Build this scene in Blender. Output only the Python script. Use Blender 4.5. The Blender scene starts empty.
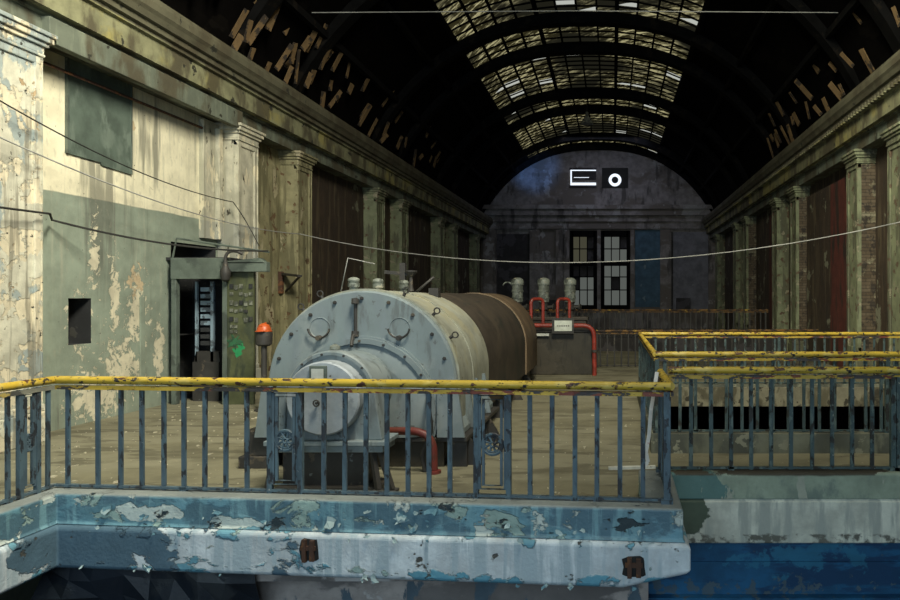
import bpy, math, random
from mathutils import Vector, Matrix
random.seed(7)
S = bpy.context.scene
COL = S.collection
PI = math.pi
EYE = 2.0
F = 700.0

# ------------------------------------------------------------------ materials
def new_mat(name):
    m = bpy.data.materials.new(name); m.use_nodes = True
    nt = m.node_tree
    for n in list(nt.nodes): nt.nodes.remove(n)
    out = nt.nodes.new('ShaderNodeOutputMaterial')
    return m, nt, out

class NG:
    def __init__(s, nt):
        s.nt = nt
    def n(s, t, **kw):
        nd = s.nt.nodes.new(t)
        for k, v in kw.items(): setattr(nd, k, v)
        return nd
    def link(s, a, b): s.nt.links.new(a, b)
    def setin(s, sock, v):
        if hasattr(v, 'is_output'): s.link(v, sock)
        else: sock.default_value = v
    def math(s, op, a, b=0.0, c=0.0, clamp=False):
        nd = s.n('ShaderNodeMath', operation=op, use_clamp=clamp)
        s.setin(nd.inputs[0], a); s.setin(nd.inputs[1], b); s.setin(nd.inputs[2], c)
        return nd.outputs[0]
    def vec(s, op, a, b=(0, 0, 0)):
        nd = s.n('ShaderNodeVectorMath', operation=op)
        s.setin(nd.inputs[0], a); s.setin(nd.inputs[1], b)
        return nd
    def step(s, v, lo, hi):
        nd = s.n('ShaderNodeMapRange', interpolation_type='SMOOTHSTEP')
        s.setin(nd.inputs[0], v)
        nd.inputs[1].default_value = lo; nd.inputs[2].default_value = hi
        return nd.outputs[0]
    def noise(s, vec, scale, detail=5.0, rough=.6, dist=0.0, off=(0, 0, 0)):
        v = vec
        if isinstance(scale, (int, float)): scale = (scale,) * 3
        v = s.vec('MULTIPLY', v, scale).outputs[0]
        v = s.vec('ADD', v, off).outputs[0]
        nd = s.n('ShaderNodeTexNoise')
        s.link(v, nd.inputs['Vector']); nd.inputs['Scale'].default_value = 1.0
        nd.inputs['Detail'].default_value = detail; nd.inputs['Roughness'].default_value = rough
        nd.inputs['Distortion'].default_value = dist
        return nd.outputs['Fac']
    def mix(s, f, a, b):
        nd = s.n('ShaderNodeMix', data_type='RGBA')
        s.setin(nd.inputs[0], f)
        for i, v in ((6, a), (7, b)):
            if hasattr(v, 'is_output'): s.link(v, nd.inputs[i])
            else: nd.inputs[i].default_value = (*v, 1)
        return nd.outputs[2]

_k = [0]
def layered(name, base, layers=(), rough=.8, metal=0.0, bump=.35, var=.25, vscale=2.5, bscale=30, bstr=.15, spec=.5):
    m, nt, out = new_mat(name); g = NG(nt)
    tc = g.n('ShaderNodeTexCoord').outputs['Object']
    sep = g.n('ShaderNodeSeparateXYZ'); g.link(tc, sep.inputs[0])
    _k[0] += 1
    o = (_k[0] * 3.7, _k[0] * 1.9, _k[0] * 5.3)
    nv = g.noise(tc, vscale, 5, .65, off=o)
    nv = g.step(nv, .3, .7)
    col = g.mix(nv, tuple(c * (1 - var) for c in base), tuple(min(1, c * (1 + var)) for c in base))
    h = g.math('MULTIPLY', g.noise(tc, bscale, 4, .6), bstr)
    for i, L in enumerate(layers):
        off = (o[0] + 11.3 * (i + 1), o[1] + 7.1 * (i + 1), o[2] + 3.3 * (i + 1))
        v = g.noise(tc, L.get('scale', 2.0), L.get('detail', 8), L.get('rough', .6), L.get('dist', 0.0), off)
        if 'blobs' in L:
            acc = None
            for (cx, cy, cz, rx, ry, rz) in L['blobs']:
                d = g.vec('SUBTRACT', tc, (cx, cy, cz)).outputs[0]
                d = g.vec('DIVIDE', d, (rx, ry, rz)).outputs[0]
                ln = g.vec('LENGTH', d).outputs['Value']
                b = g.math('SUBTRACT', 1.0, ln, clamp=True)
                acc = b if acc is None else g.math('MAXIMUM', acc, b)
            v = g.math('ADD', v, g.math('MULTIPLY', acc, L.get('amp', .8)))
        thr = L.get('thr', .55); so = L.get('soft', .015)
        mask = g.step(v, thr - so, thr + so)
        if 'zmax' in L or 'zmin' in L:
            zz = g.math('ADD', sep.outputs[2], g.math('MULTIPLY', g.math('SUBTRACT', g.noise(tc, L.get('zn', 3.0), 4, .6, off=off), .5), L.get('zj', .3)))
            if 'zmax' in L: mask = g.math('MULTIPLY', mask, g.step(zz, L['zmax'] + .012, L['zmax'] - .012) if False else g.math('SUBTRACT', 1.0, g.step(zz, L['zmax'] - .012, L['zmax'] + .012)))
            if 'zmin' in L: mask = g.math('MULTIPLY', mask, g.step(zz, L['zmin'] - .012, L['zmin'] + .012))
        mk = g.math('MULTIPLY', mask, L.get('op', 1.0))
        c2 = L['col']
        if L.get('var', .15) > 0:
            vv = L.get('var', .15)
            c2 = g.mix(nv, tuple(min(1, c * (1 + vv)) for c in L['col']), tuple(c * (1 - vv) for c in L['col']))
        col = g.mix(mk, col, c2)
        h = g.math('ADD', h, g.math('MULTIPLY', mask, L.get('h', .25)))
    b = g.n('ShaderNodeBsdfPrincipled')
    g.link(col, b.inputs['Base Color'])
    b.inputs['Roughness'].default_value = rough; b.inputs['Metallic'].default_value = metal; b.inputs['Specular IOR Level'].default_value = spec
    bp = g.n('ShaderNodeBump'); bp.inputs['Strength'].default_value = bump; bp.inputs['Distance'].default_value = .03
    g.link(h, bp.inputs['Height']); g.link(bp.outputs[0], b.inputs['Normal'])
    g.link(b.outputs[0], out.inputs[0])
    return m

def emit(name, colr, st):
    m, nt, out = new_mat(name); g = NG(nt)
    e = g.n('ShaderNodeEmission'); e.inputs[0].default_value = (*colr, 1); e.inputs[1].default_value = st
    g.link(e.outputs[0], out.inputs[0]); return m

M = {}
WLX, WRX = -8.35, 6.55
# left wall: cream plaster above a sage dado, run with soot and peeled patches
M['plaster'] = layered('plaster_cream_sage', (.74, .70, .52), [
    dict(col=(.42, .39, .27), scale=(2, 2, .30), thr=.64, soft=.08, op=.35, h=.0),
    dict(col=(.235, .28, .225), scale=.5, thr=-1, zmax=3.58, zj=.03, h=-.1, var=.15),
    dict(col=(.40, .40, .31), scale=(7, 7, .5), thr=.63, soft=.07, op=.4, h=.0),
    dict(col=(.10, .105, .085), scale=(5, 5, .3), thr=.66, soft=.08, op=.7, h=.0,
         blobs=[(WLX, 11.55, 3.5, 1, .75, 2.4), (WLX, 12.6, 4.8, 1, .6, 1.0)], amp=.26),
    dict(col=(.60, .56, .42), scale=7, thr=.70, dist=.6, rough=.7, blobs=[(WLX, 12.35, 1.7, 1, .50, 1.25), (WLX, 11.0, 1.6, 1, .5, .8),
         (WLX, 11.9, .8, 1, .9, 1.0), (WLX, 11.3, .4, 1, 1.0, .8), (WLX, 11.3, 2.7, 1, .22, 1.1), (WLX, 11.75, 2.0, 1, .25, 1.2), (WLX, 12.9, 1.0, 1, .3, 1.0)], amp=.33, h=-.5),
    dict(col=(.50, .40, .26), scale=6, thr=.80, blobs=[(WLX, 12.25, 2.3, 1, .40, .5), (WLX, 12.1, 5.0, 1, .3, .3)], amp=.5, h=-.3),
    dict(col=(.30, .30, .23), scale=(14, 14, 5), thr=.60, soft=.06, op=.3, h=-.05),
    dict(col=(.05, .05, .04), scale=12, thr=.70, soft=.02, h=-.1),
], bump=.7, var=.12)
M['brick_brown'] = layered('brown_peeling_brick', (.05, .034, .022), [
    dict(col=(.11, .085, .05), scale=(4, 4, .5), thr=.56, soft=.05, op=.8),
    dict(col=(.04, .03, .022), scale=(6, 6, 1.0), thr=.57, soft=.05),
    dict(col=(.20, .20, .14), scale=1.4, thr=.63),
], bump=.6)
def brickmat():
    m = layered('bared_brick', (.13, .10, .065), [dict(col=(.24, .22, .15), scale=1.6, thr=.57, h=.4), dict(col=(.05, .04, .03), scale=(5, 5, 4), thr=.56, soft=.05)], bump=.7)
    nt = m.node_tree; g = NG(nt)
    b = next(n for n in nt.nodes if n.type == 'BSDF_PRINCIPLED')
    src = b.inputs['Base Color'].links[0].from_socket
    tc = g.n('ShaderNodeTexCoord').outputs['Object']
    mp = g.n('ShaderNodeMapping'); mp.inputs['Rotation'].default_value = (PI / 2, 0, 0); g.link(tc, mp.inputs[0])
    br = g.n('ShaderNodeTexBrick'); g.link(mp.outputs[0], br.inputs[0])
    br.inputs['Color1'].default_value = (1, 1, 1, 1); br.inputs['Color2'].default_value = (.6, .55, .5, 1); br.inputs['Mortar'].default_value = (.35, .35, .33, 1)
    br.inputs['Scale'].default_value = 1.0; br.inputs['Brick Width'].default_value = .24; br.inputs['Row Height'].default_value = .085; br.inputs['Mortar Size'].default_value = .008
    mx = g.n('ShaderNodeMix', data_type='RGBA', blend_type='MULTIPLY'); mx.inputs[0].default_value = 1
    g.link(src, mx.inputs[6]); g.link(br.outputs['Color'], mx.inputs[7]); g.link(mx.outputs[2], b.inputs['Base Color'])
    return m
M['brick'] = brickmat()
M['red_panel'] = layered('dark_red_panel', (.10, .025, .018), [dict(col=(.03, .02, .015), scale=(4, 4, .6), thr=.55, soft=.05)])
M['pilaster'] = layered('peeling_pilaster', (.52, .51, .41), [
    dict(col=(.30, .35, .34), scale=(1.6, 1.6, .9), thr=.53, h=-.2),
    dict(col=(.62, .56, .41), scale=3.2, thr=.54, h=-.45),
    dict(col=(.38, .28, .16), scale=5.0, thr=.67, h=-.3),
    dict(col=(.17, .16, .12), scale=(8, 8, .6), thr=.57, soft=.07, op=.75, h=0),
    dict(col=(.04, .04, .03), scale=9, thr=.67, h=-.3),
], bump=.8)
M['pil_cream'] = layered('cream_grey_pilaster', (.50, .48, .37), [
    dict(col=(.27, .29, .27), scale=.5, thr=-1, zmax=3.55, zj=.04, op=.6, h=0),
    dict(col=(.25, .25, .19), scale=(6, 6, .5), thr=.54, soft=.08, op=.6, h=0),
    dict(col=(.60, .55, .40), scale=(4, 4, 1.2), thr=.57, h=-.3),
    dict(col=(.05, .045, .03), scale=(9, 9, 3), thr=.645, h=-.3)], bump=.7)
M['pil_dirty'] = layered('stained_pilaster', (.27, .25, .14), [
    dict(col=(.14, .13, .07), scale=(5, 5, .5), thr=.52, soft=.06, op=.9, h=0),
    dict(col=(.38, .34, .22), scale=(2.5, 2.5, 1), thr=.59, h=-.3),
    dict(col=(.13, .08, .04), scale=4.2, thr=.62, h=-.3),
    dict(col=(.03, .03, .022), scale=9, thr=.68, h=-.3),
], bump=.7)
M['pil_green'] = layered('green_pilaster', (.20, .22, .13), [
    dict(col=(.10, .10, .065), scale=(4, 4, .7), thr=.52, soft=.05, op=.85, h=0),
    dict(col=(.30, .28, .19), scale=3.0, thr=.60, h=-.3),
    dict(col=(.12, .08, .05), scale=4.0, thr=.60, h=-.4),
], bump=.7)
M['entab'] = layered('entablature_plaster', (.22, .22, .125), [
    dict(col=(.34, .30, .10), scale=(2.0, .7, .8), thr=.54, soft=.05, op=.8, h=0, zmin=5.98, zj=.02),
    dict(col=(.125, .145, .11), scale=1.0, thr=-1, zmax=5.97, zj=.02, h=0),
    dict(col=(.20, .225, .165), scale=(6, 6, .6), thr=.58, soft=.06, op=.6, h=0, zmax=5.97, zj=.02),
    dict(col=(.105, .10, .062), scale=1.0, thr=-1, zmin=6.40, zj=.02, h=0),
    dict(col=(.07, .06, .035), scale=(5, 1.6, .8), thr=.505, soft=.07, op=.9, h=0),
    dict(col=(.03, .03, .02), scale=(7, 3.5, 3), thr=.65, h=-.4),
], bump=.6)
M['floor'] = layered('dusty_concrete', (.165, .155, .10), [
    dict(col=(.235, .225, .155), scale=(.7, 1.4, 1), thr=.53, soft=.08, op=.8, h=.02),
    dict(col=(.085, .078, .05), scale=(1.0, 3.5, 1), thr=.575, soft=.03, op=.7, h=-.05),
    dict(col=(.50, .46, .33), scale=14, thr=.68, soft=.02, h=.2),
    dict(col=(.07, .06, .04), scale=9, thr=.70, soft=.02, h=.2),
], bump=.4, vscale=1.2)
M['far_wall'] = layered('far_wall_plaster', (.24, .22, .21), [
    dict(col=(.13, .11, .09), scale=(.5, 1, .8), thr=.52, soft=.05, op=.8, h=0),
    dict(col=(.30, .29, .28), scale=.9, thr=.60, h=-.2),
    dict(col=(.05, .045, .04), scale=(1.5, 1, .4), thr=.60, soft=.05, op=.8, h=0),
], bump=.4)
M['blue_panel'] = layered('far_blue_panel', (.06, .12, .17), [dict(col=(.16, .22, .25), scale=1.3, thr=.63, h=-.2)])
M['dark_niche'] = layered('dark_niche', (.035, .032, .032), [dict(col=(.07, .065, .07), scale=.8, thr=.56)])
M['roof'] = layered('black_roof_boards', (.0035, .003, .0027), [dict(col=(.007, .006, .005), scale=(1, .4, 1), thr=.6)], rough=1, spec=.05)  # even near-black base colour for the roof boards
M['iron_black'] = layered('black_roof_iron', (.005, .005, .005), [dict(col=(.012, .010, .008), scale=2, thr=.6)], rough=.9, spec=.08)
M['lath'] = layered('weathered_lath', (.15, .095, .04), [dict(col=(.03, .022, .015), scale=2.5, thr=.5)])
# ledge paints
M['ledge_up'] = layered('ledge_blue_paint', (.15, .31, .38), [
    dict(col=(.09, .17, .22), scale=(1.2, 1.2, 2.0), thr=.51, soft=.03, op=.85, h=-.1),
    dict(col=(.23, .42, .47), scale=(9, 9, .9), thr=.55, soft=.05, op=.7, h=0),
    dict(col=(.33, .46, .42), scale=(2.4, 2.4, 3.5), thr=.585, dist=.4, h=-.4),
    dict(col=(.58, .65, .60), scale=(2.8, 2.8, 4.0), thr=.625, dist=.4, h=-.3),
    dict(col=(.58, .66, .62), scale=(4, 4, 5), thr=.76, blobs=[(-4.0, 6.2, .1, .7, 1, .13), (-3.3, 6.2, .03, .45, 1, .1)], amp=.5, h=-.35),
    dict(col=(.27, .30, .29), scale=3, thr=-1, zmin=.238, zj=.006, h=0),
    dict(col=(.03, .05, .06), scale=(3.5, 3.5, 6), thr=.645, detail=10, h=-.5),
], bump=1.0, rough=.5)
M['ledge_low'] = layered('ledge_bare_white', (.66, .73, .76), [
    dict(col=(.40, .51, .56), scale=(8, 8, .6), thr=.53, soft=.06, op=.8, h=0),
    dict(col=(.14, .33, .42), scale=(1.3, 1.3, 2.6), thr=.63, dist=.3, h=.5),
    dict(col=(.13, .35, .46), scale=(2.2, 2.2, 3), thr=.545, zmax=-.30, zj=.16, zn=5, h=.5),
    dict(col=(.16, .36, .45), scale=(3, 3, 3), thr=.57, zmin=-.09, zj=.12, zn=5, h=.5),
    dict(col=(.085, .155, .21), scale=(2.4, 2.4, 3), thr=.66, dist=.3, blobs=[(-4.5, 6.15, -.17, .95, .6, .42)], amp=.5, h=.6),
    dict(col=(.36, .50, .47), scale=(3, 3, 4), thr=.64, dist=.5, h=.4),
    dict(col=(.10, .10, .09), scale=(5, 5, 6), thr=.665, detail=10, h=-.4),
], bump=1.0)
M['ledge_right_up'] = layered('ledge_green_grey', (.33, .39, .29), [
    dict(col=(.17, .22, .19), scale=(2, 2, 1.2), thr=.54, soft=.05, op=.8, h=0),
    dict(col=(.12, .22, .20), scale=2.2, thr=.72, blobs=[(.8, 7, .1, .7, 1, .5)], amp=.5, h=.3),  # dark green patch painted as the shadow at the ledge's left end
    dict(col=(.40, .42, .33), scale=(6, 6, 2), thr=.62, h=-.1),
    dict(col=(.07, .06, .04), scale=3, thr=.45, zmin=.225, zj=.03, h=0),
], bump=.6)
M['ledge_right_low'] = layered('ledge_bare_grey_white', (.66, .67, .56), [
    dict(col=(.40, .43, .38), scale=(6, 6, .8), thr=.53, soft=.06, op=.8, h=0),
    dict(col=(.34, .40, .35), scale=(1.4, 1.4, 1.2), thr=.60, soft=.04, h=0),
    dict(col=(.10, .13, .09), scale=2.2, thr=.78, blobs=[(.72, 7, -.13, .32, 1, .38)], amp=.7, h=.2),  # same shadow painted into the lower band beside the front corner
    dict(col=(.16, .16, .13), scale=7, thr=.53, soft=.05, zmax=-.36, zj=.10, zn=8, h=0),
], bump=.6)
M['girder_blue'] = layered('girder_deep_blue', (.012, .11, .24), [
    dict(col=(.007, .045, .12), scale=(1.2, 1.2, 5), thr=.52, soft=.05, op=.85, h=0),
    dict(col=(.03, .20, .33), scale=5, thr=.72, soft=.03, op=.7, h=0, blobs=[(1.9, 7.2, -.6, 1.3, 1, .35)], amp=.3),
    dict(col=(.09, .13, .15), scale=9, thr=.70, soft=.03, blobs=[(1.0, 7.2, -.95, 3.2, 1, .16)], amp=.25, op=.8, h=-.2),
], rough=.6)
M['undercroft'] = layered('undercroft_concrete', (.42, .37, .34), [
    dict(col=(.20, .18, .17), scale=(.7, 1, 1.5), thr=.52, soft=.03, h=-.1),
    dict(col=(.55, .52, .50), scale=(1.5, 1.5, 2.0), thr=.60, h=-.2),
    dict(col=(.10, .15, .19), scale=(2.6, 2, 1.0), thr=.63, h=-.2)], bump=.6)
M['tarp'] = layered('dark_sheeting', (.018, .024, .034), [dict(col=(.04, .045, .05), scale=2, thr=.57, soft=.05)], rough=.45)
M['void'] = layered('lower_hall', (.03, .027, .024), [])
# metals
M['grey_paint'] = layered('turbine_grey_paint', (.19, .235, .245), [
    dict(col=(.25, .285, .285), scale=1.6, thr=.54, soft=.05, op=.75, h=0),
    dict(col=(.19, .23, .25), scale=(3, 3, .6), thr=.55, soft=.06, op=.8, h=0),
    dict(col=(.11, .125, .125), scale=(5, 5, 1.2), thr=.61, soft=.05, op=.7, h=0),
    dict(col=(.10, .11, .11), scale=9, thr=.65, soft=.02, op=.85, h=-.1),
    dict(col=(.16, .09, .05), scale=6, thr=.73, h=-.1),
], rough=.55, bump=.2, var=.1)
M['casing_top'] = layered('casing_olive_grey', (.30, .31, .25), [
    dict(col=(.33, .31, .20), scale=2, thr=.55, soft=.05, op=.7, h=0),
    dict(col=(.17, .17, .13), scale=(5, 1, 1), thr=.60, soft=.05, op=.7, h=0),
    dict(col=(.12, .10, .07), scale=8, thr=.70)], rough=.6, bump=.2)
M['casing_brown'] = layered('casing_dark_brown', (.042, .033, .024), [
    dict(col=(.060, .047, .032), scale=1.5, thr=.56, soft=.04, op=.7),
    dict(col=(.022, .024, .018), scale=(5, 1.0, 1), thr=.58, soft=.05, op=.7)], rough=.65, bump=.2)
M['casing_end'] = layered('casing_light_brown', (.17, .12, .07), [
    dict(col=(.10, .07, .045), scale=2, thr=.55, soft=.05, op=.7)], rough=.65, bump=.2)
M['dark_iron'] = layered('dark_oily_iron', (.035, .033, .03), [
    dict(col=(.09, .075, .055), scale=4, thr=.60), dict(col=(.15, .17, .17), scale=7, thr=.70)], rough=.6)
M['baluster'] = layered('blue_grey_rail_paint', (.070, .110, .138), [
    dict(col=(.095, .155, .19), scale=(9, 9, 2.5), thr=.55, soft=.03, op=.8, h=0),
    dict(col=(.03, .035, .042), scale=(16, 16, 6), thr=.565, h=-.3),
    dict(col=(.30, .33, .33), scale=22, thr=.69, h=-.3)], rough=.55, bump=.6)
M['bal_right'] = layered('flaking_green_rail_paint', (.06, .095, .095), [
    dict(col=(.12, .165, .15), scale=(12, 12, 6), thr=.56, h=.3),
    dict(col=(.030, .030, .025), scale=(12, 12, 6), thr=.56, h=-.3),
    dict(col=(.36, .38, .32), scale=20, thr=.67, h=-.3)], rough=.6, bump=.6)
M['yellow'] = layered('worn_yellow_paint', (.58, .40, .045), [
    dict(col=(.70, .55, .16), scale=(4, 9, 9), thr=.58, soft=.06, op=.7, h=0),
    dict(col=(.11, .045, .025), scale=(7, 12, 12), thr=.605, h=-.4),
    dict(col=(.035, .03, .03), scale=(11, 17, 17), thr=.60, h=-.4)], rough=.45, bump=.5, var=.15)
M['yellow_bar'] = layered('worn_yellow_bar', (.52, .36, .05), [
    dict(col=(.20, .05, .03), scale=(4, 9, 9), thr=.55, h=-.4),
    dict(col=(.05, .045, .045), scale=(5, 12, 12), thr=.54, h=-.4)], rough=.5, bump=.5)
M['rail_grey'] = layered('grey_flat_bar', (.20, .20, .16), [dict(col=(.08, .08, .075), scale=(6, 6, 9), thr=.55), dict(col=(.45, .35, .1), scale=(5, 5, 9), thr=.63)], rough=.6)
M['rust_rail'] = layered('rusty_dull_rail', (.19, .10, .03), [dict(col=(.04, .025, .018), scale=(5, 8, 8), thr=.5), dict(col=(.45, .30, .05), scale=(5, 9, 9), thr=.62)], rough=.7)
M['red_pipe'] = layered('red_pipe_paint', (.30, .040, .025), [dict(col=(.19, .03, .02), scale=5, thr=.55, soft=.05), dict(col=(.06, .03, .02), scale=9, thr=.69)], rough=.4)
M['dull_red'] = layered('dull_red_pipe', (.15, .028, .022), [dict(col=(.12, .03, .02), scale=6, thr=.52), dict(col=(.40, .30, .28), scale=9, thr=.72)], rough=.5)
M['tank'] = layered('tank_dark_olive', (.035, .03, .019), [dict(col=(.055, .046, .03), scale=1.5, thr=.55, soft=.05), dict(col=(.02, .018, .013), scale=(4, 4, .8), thr=.6, soft=.05)], rough=.55)
M['valve'] = layered('valve_grey_green', (.19, .21, .18), [dict(col=(.09, .10, .085), scale=5, thr=.56), dict(col=(.32, .31, .24), scale=4, thr=.64)], rough=.5)
M['booth'] = layered('booth_green_grey', (.10, .125, .105), [dict(col=(.06, .075, .065), scale=2, thr=.55, soft=.04), dict(col=(.30, .30, .25), scale=12, thr=.71)], rough=.5)
M['booth_panel'] = layered('booth_olive_panel', (.075, .085, .04), [dict(col=(.04, .05, .03), scale=(4, 4, 1.5), thr=.54, soft=.05), dict(col=(.02, .25, .09), scale=8, thr=.78, blobs=[(-6.96 + 7.4, 0, 1.03, .2, 1, .28)], amp=.5)], rough=.5)
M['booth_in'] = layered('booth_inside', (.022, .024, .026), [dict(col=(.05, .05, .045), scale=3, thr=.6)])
M['blue_metal'] = layered('pale_blue_metal', (.22, .30, .36), [dict(col=(.08, .10, .12), scale=5, thr=.56)], rough=.4)
M['white'] = layered('white_enamel', (.62, .64, .58), [dict(col=(.38, .38, .33), scale=6, thr=.58)], rough=.5)
M['screen_grey'] = layered('shutter_green_grey', (.085, .115, .095), [dict(col=(.14, .18, .15), scale=(2, 2, 1), thr=.56, soft=.05), dict(col=(.30, .32, .25), scale=(9, 9, 3), thr=.70)], rough=.6)
M['gauge_face'] = layered('dusty_gauge_face', (.20, .21, .17), [dict(col=(.08, .085, .07), scale=14, thr=.5)], rough=.3)
M['orange'] = layered('orange_plastic', (.46, .085, .018), [dict(col=(.40, .06, .015), scale=9, thr=.58)], rough=.4)
M['cable_black'] = layered('black_cable', (.018, .018, .016), [])
M['cable_white'] = layered('pale_cable', (.33, .33, .31), [])
M['tape'] = layered('white_red_tape', (.65, .62, .56), [dict(col=(.45, .06, .04), scale=(4, 4, 14), thr=.6)], rough=.5)
M['rusty'] = layered('rusty_bracket', (.07, .035, .022), [dict(col=(.16, .07, .03), scale=8, thr=.55)])
M['pane_far'] = layered('curtained_pane', (.42, .40, .30), [dict(col=(.20, .18, .13), scale=(2, 1, .6), thr=.52, soft=.06)])
M['day_white'] = emit('daylight_opening', (.80, .88, 1.0), 1.3)
M['win_day'] = emit('daylit_blind', (.62, .60, .40), .09)
M['win_day2'] = emit('daylit_blind_pale', (.62, .68, .62), .15)

def skyglass():
    m, nt, out = new_mat('ribbed_roof_glass'); g = NG(nt)
    tc = g.n('ShaderNodeTexCoord').outputs['Object']
    rot = g.n('ShaderNodeMapping'); rot.inputs['Rotation'].default_value = (0, 0, .75)
    g.link(tc, rot.inputs[0])
    st = g.step(g.noise(rot.outputs[0], (1.3, 6, 1), 6, .72), .49, .60)  # bright streaks stand in for light spread by the ribbed glass
    big = g.step(g.noise(tc, .33, 3, .5, off=(5, 2, 0)), .42, .60)  # broad bright areas painted as sun glow behind the panes
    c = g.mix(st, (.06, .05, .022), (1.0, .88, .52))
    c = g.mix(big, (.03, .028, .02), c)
    tr = g.n('ShaderNodeBsdfTranslucent'); g.link(c, tr.inputs[0])
    df = g.n('ShaderNodeBsdfDiffuse'); df.inputs[0].default_value = (.02, .02, .015, 1)
    mx = g.n('ShaderNodeMixShader'); mx.inputs[0].default_value = .92
    g.link(df.outputs[0], mx.inputs[1]); g.link(tr.outputs[0], mx.inputs[2])
    g.link(mx.outputs[0], out.inputs[0]); return m
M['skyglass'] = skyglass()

# ------------------------------------------------------------------ mesh builder (world coordinates)
class MB:
    def __init__(s): s.v = []; s.f = []; s.sm = []; s.mi = []
    def add(s, verts, faces, smooth=False, mi=0):
        b = len(s.v); s.v += [tuple(p) for p in verts]
        for f in faces:
            s.f.append(tuple(i + b for i in f)); s.sm.append(smooth); s.mi.append(mi)
        return s
    def box(s, x0, x1, y0, y1, z0, z1, mi=0):
        v = [(x, y, z) for x in (x0, x1) for y in (y0, y1) for z in (z0, z1)]
        return s.add(v, [(0, 1, 3, 2), (4, 6, 7, 5), (0, 4, 5, 1), (2, 3, 7, 6), (0, 2, 6, 4), (1, 5, 7, 3)], mi=mi)
    def obox(s, c, ux, uy, uz, hx, hy, hz, mi=0):
        c = Vector(c); ux = Vector(ux).normalized(); uy = Vector(uy).normalized(); uz = Vector(uz).normalized()
        v = [c + ux * (a * hx) + uy * (b * hy) + uz * (d * hz) for a in (-1, 1) for b in (-1, 1) for d in (-1, 1)]
        return s.add(v, [(0, 1, 3, 2), (4, 6, 7, 5), (0, 4, 5, 1), (2, 3, 7, 6), (0, 2, 6, 4), (1, 5, 7, 3)], mi=mi)
    def beam(s, p0, p1, w, t, up=(0, 0, 1)):
        p0 = Vector(p0); p1 = Vector(p1); d = (p1 - p0); L = d.length; d.normalize()
        u = Vector(up); sd = d.cross(u)
        if sd.length < 1e-4: sd = d.cross(Vector((0, 1, 0)))
        sd.normalize(); u = sd.cross(d)
        return s.obox((p0 + p1) / 2, d, sd, u, L / 2, w / 2, t / 2)
    def lathe(s, o, ax, prof, n=32, smooth=True, caps=True, mi=0):
        """profile of (distance along axis, radius)"""
        o = Vector(o); ax = Vector(ax).normalized()
        u = ax.orthogonal().normalized(); w = ax.cross(u)
        for k in range(len(prof) - 1):
            (a0, r0), (a1, r1) = prof[k], prof[k + 1]
            v = []
            for (a, r) in ((a0, r0), (a1, r1)):
                for i in range(n):
                    t = 2 * PI * i / n
                    v.append(o + ax * a + (u * math.cos(t) + w * math.sin(t)) * r)
            s.add(v, [(i, (i + 1) % n, n + (i + 1) % n, n + i) for i in range(n)], smooth, mi)
        if caps:
            for (a, r), rev in ((prof[0], True), (prof[-1], False)):
                if r > 1e-4:
                    v = [o + ax * a + (u * math.cos(2 * PI * i / n) + w * math.sin(2 * PI * i / n)) * r for i in range(n)]
                    s.add(v, [tuple(range(n))[::-1] if rev else tuple(range(n))], False, mi)
        return s
    def cyl(s, p0, p1, r, n=12, r1=None, smooth=True):
        p0 = Vector(p0); p1 = Vector(p1); d = p1 - p0
        return s.lathe(p0, d, [(0, r), (d.length, r if r1 is None else r1)], n, smooth)
    def tube(s, pts, r, n=8, closed=False):
        pts = [Vector(p) for p in pts]; m = len(pts); rings = []
        prev = None
        for i, p in enumerate(pts):
            a = pts[i - 1] if (i > 0 or closed) else p
            b = pts[(i + 1) % m] if (i < m - 1 or closed) else p
            d = (b - a).normalized()
            if prev is None: u = d.orthogonal().normalized()
            else:
                u = prev - d * prev.dot(d)
                if u.length < 1e-5: u = d.orthogonal()
                u.normalize()
            prev = u; w = d.cross(u)
            rings.append([p + (u * math.cos(2 * PI * k / n) + w * math.sin(2 * PI * k / n)) * r for k in range(n)])
        v = [q for ring in rings for q in ring]; f = []
        for i in range(m if closed else m - 1):
            j = (i + 1) % m
            for k in range(n):
                f.append((i * n + k, i * n + (k + 1) % n, j * n + (k + 1) % n, j * n + k))
        s.add(v, f, True)
        if not closed:
            s.add(rings[0], [tuple(range(n))[::-1]]); s.add(rings[-1], [tuple(range(n))])
        return s
    def prism(s, poly, fn, lo, hi, smooth_side=False, mi=0):
        """poly of 2-D points, fn(a,b,t)->3-D point"""
        n = len(poly)
        v = [fn(a, b, lo) for a, b in poly] + [fn(a, b, hi) for a, b in poly]
        s.add(v, [(i, (i + 1) % n, n + (i + 1) % n, n + i) for i in range(n)], smooth_side, mi)
        s.add(v[:n], [tuple(range(n))[::-1]], False, mi); s.add(v[n:], [tuple(range(n))], False, mi)
        return s
    def build(s, name, mat, parent=None, bevel=0.0, base=None, seg=2):
        me = bpy.data.meshes.new(name)
        off = Vector((0, 0, 0))
        if parent is not None: off = Vector(world_loc(parent))
        elif base is not None: off = Vector(base)
        me.from_pydata([tuple(Vector(p) - off) for p in s.v], [], s.f)
        for p, a, b in zip(me.polygons, s.sm, s.mi): p.use_smooth = a; p.material_index = b
        for mm in (mat if isinstance(mat, (list, tuple)) else [mat]): me.materials.append(mm)
        import bmesh
        bm = bmesh.new(); bm.from_mesh(me)
        bmesh.ops.remove_doubles(bm, verts=bm.verts, dist=1e-5)
        bmesh.ops.recalc_face_normals(bm, faces=bm.faces)
        for e in bm.edges:
            if len(e.link_faces) == 2 and e.calc_face_angle(0) > .55: e.smooth = False
        bm.to_mesh(me); bm.free()
        o = bpy.data.objects.new(name, me); COL.objects.link(o)
        if parent is not None: o.parent = parent
        elif base is not None: o.location = off
        if bevel > 0:
            b = o.modifiers.new('bevel', 'BEVEL'); b.width = bevel; b.segments = seg; b.limit_method = 'ANGLE'; b.angle_limit = .7
        return o

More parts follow.
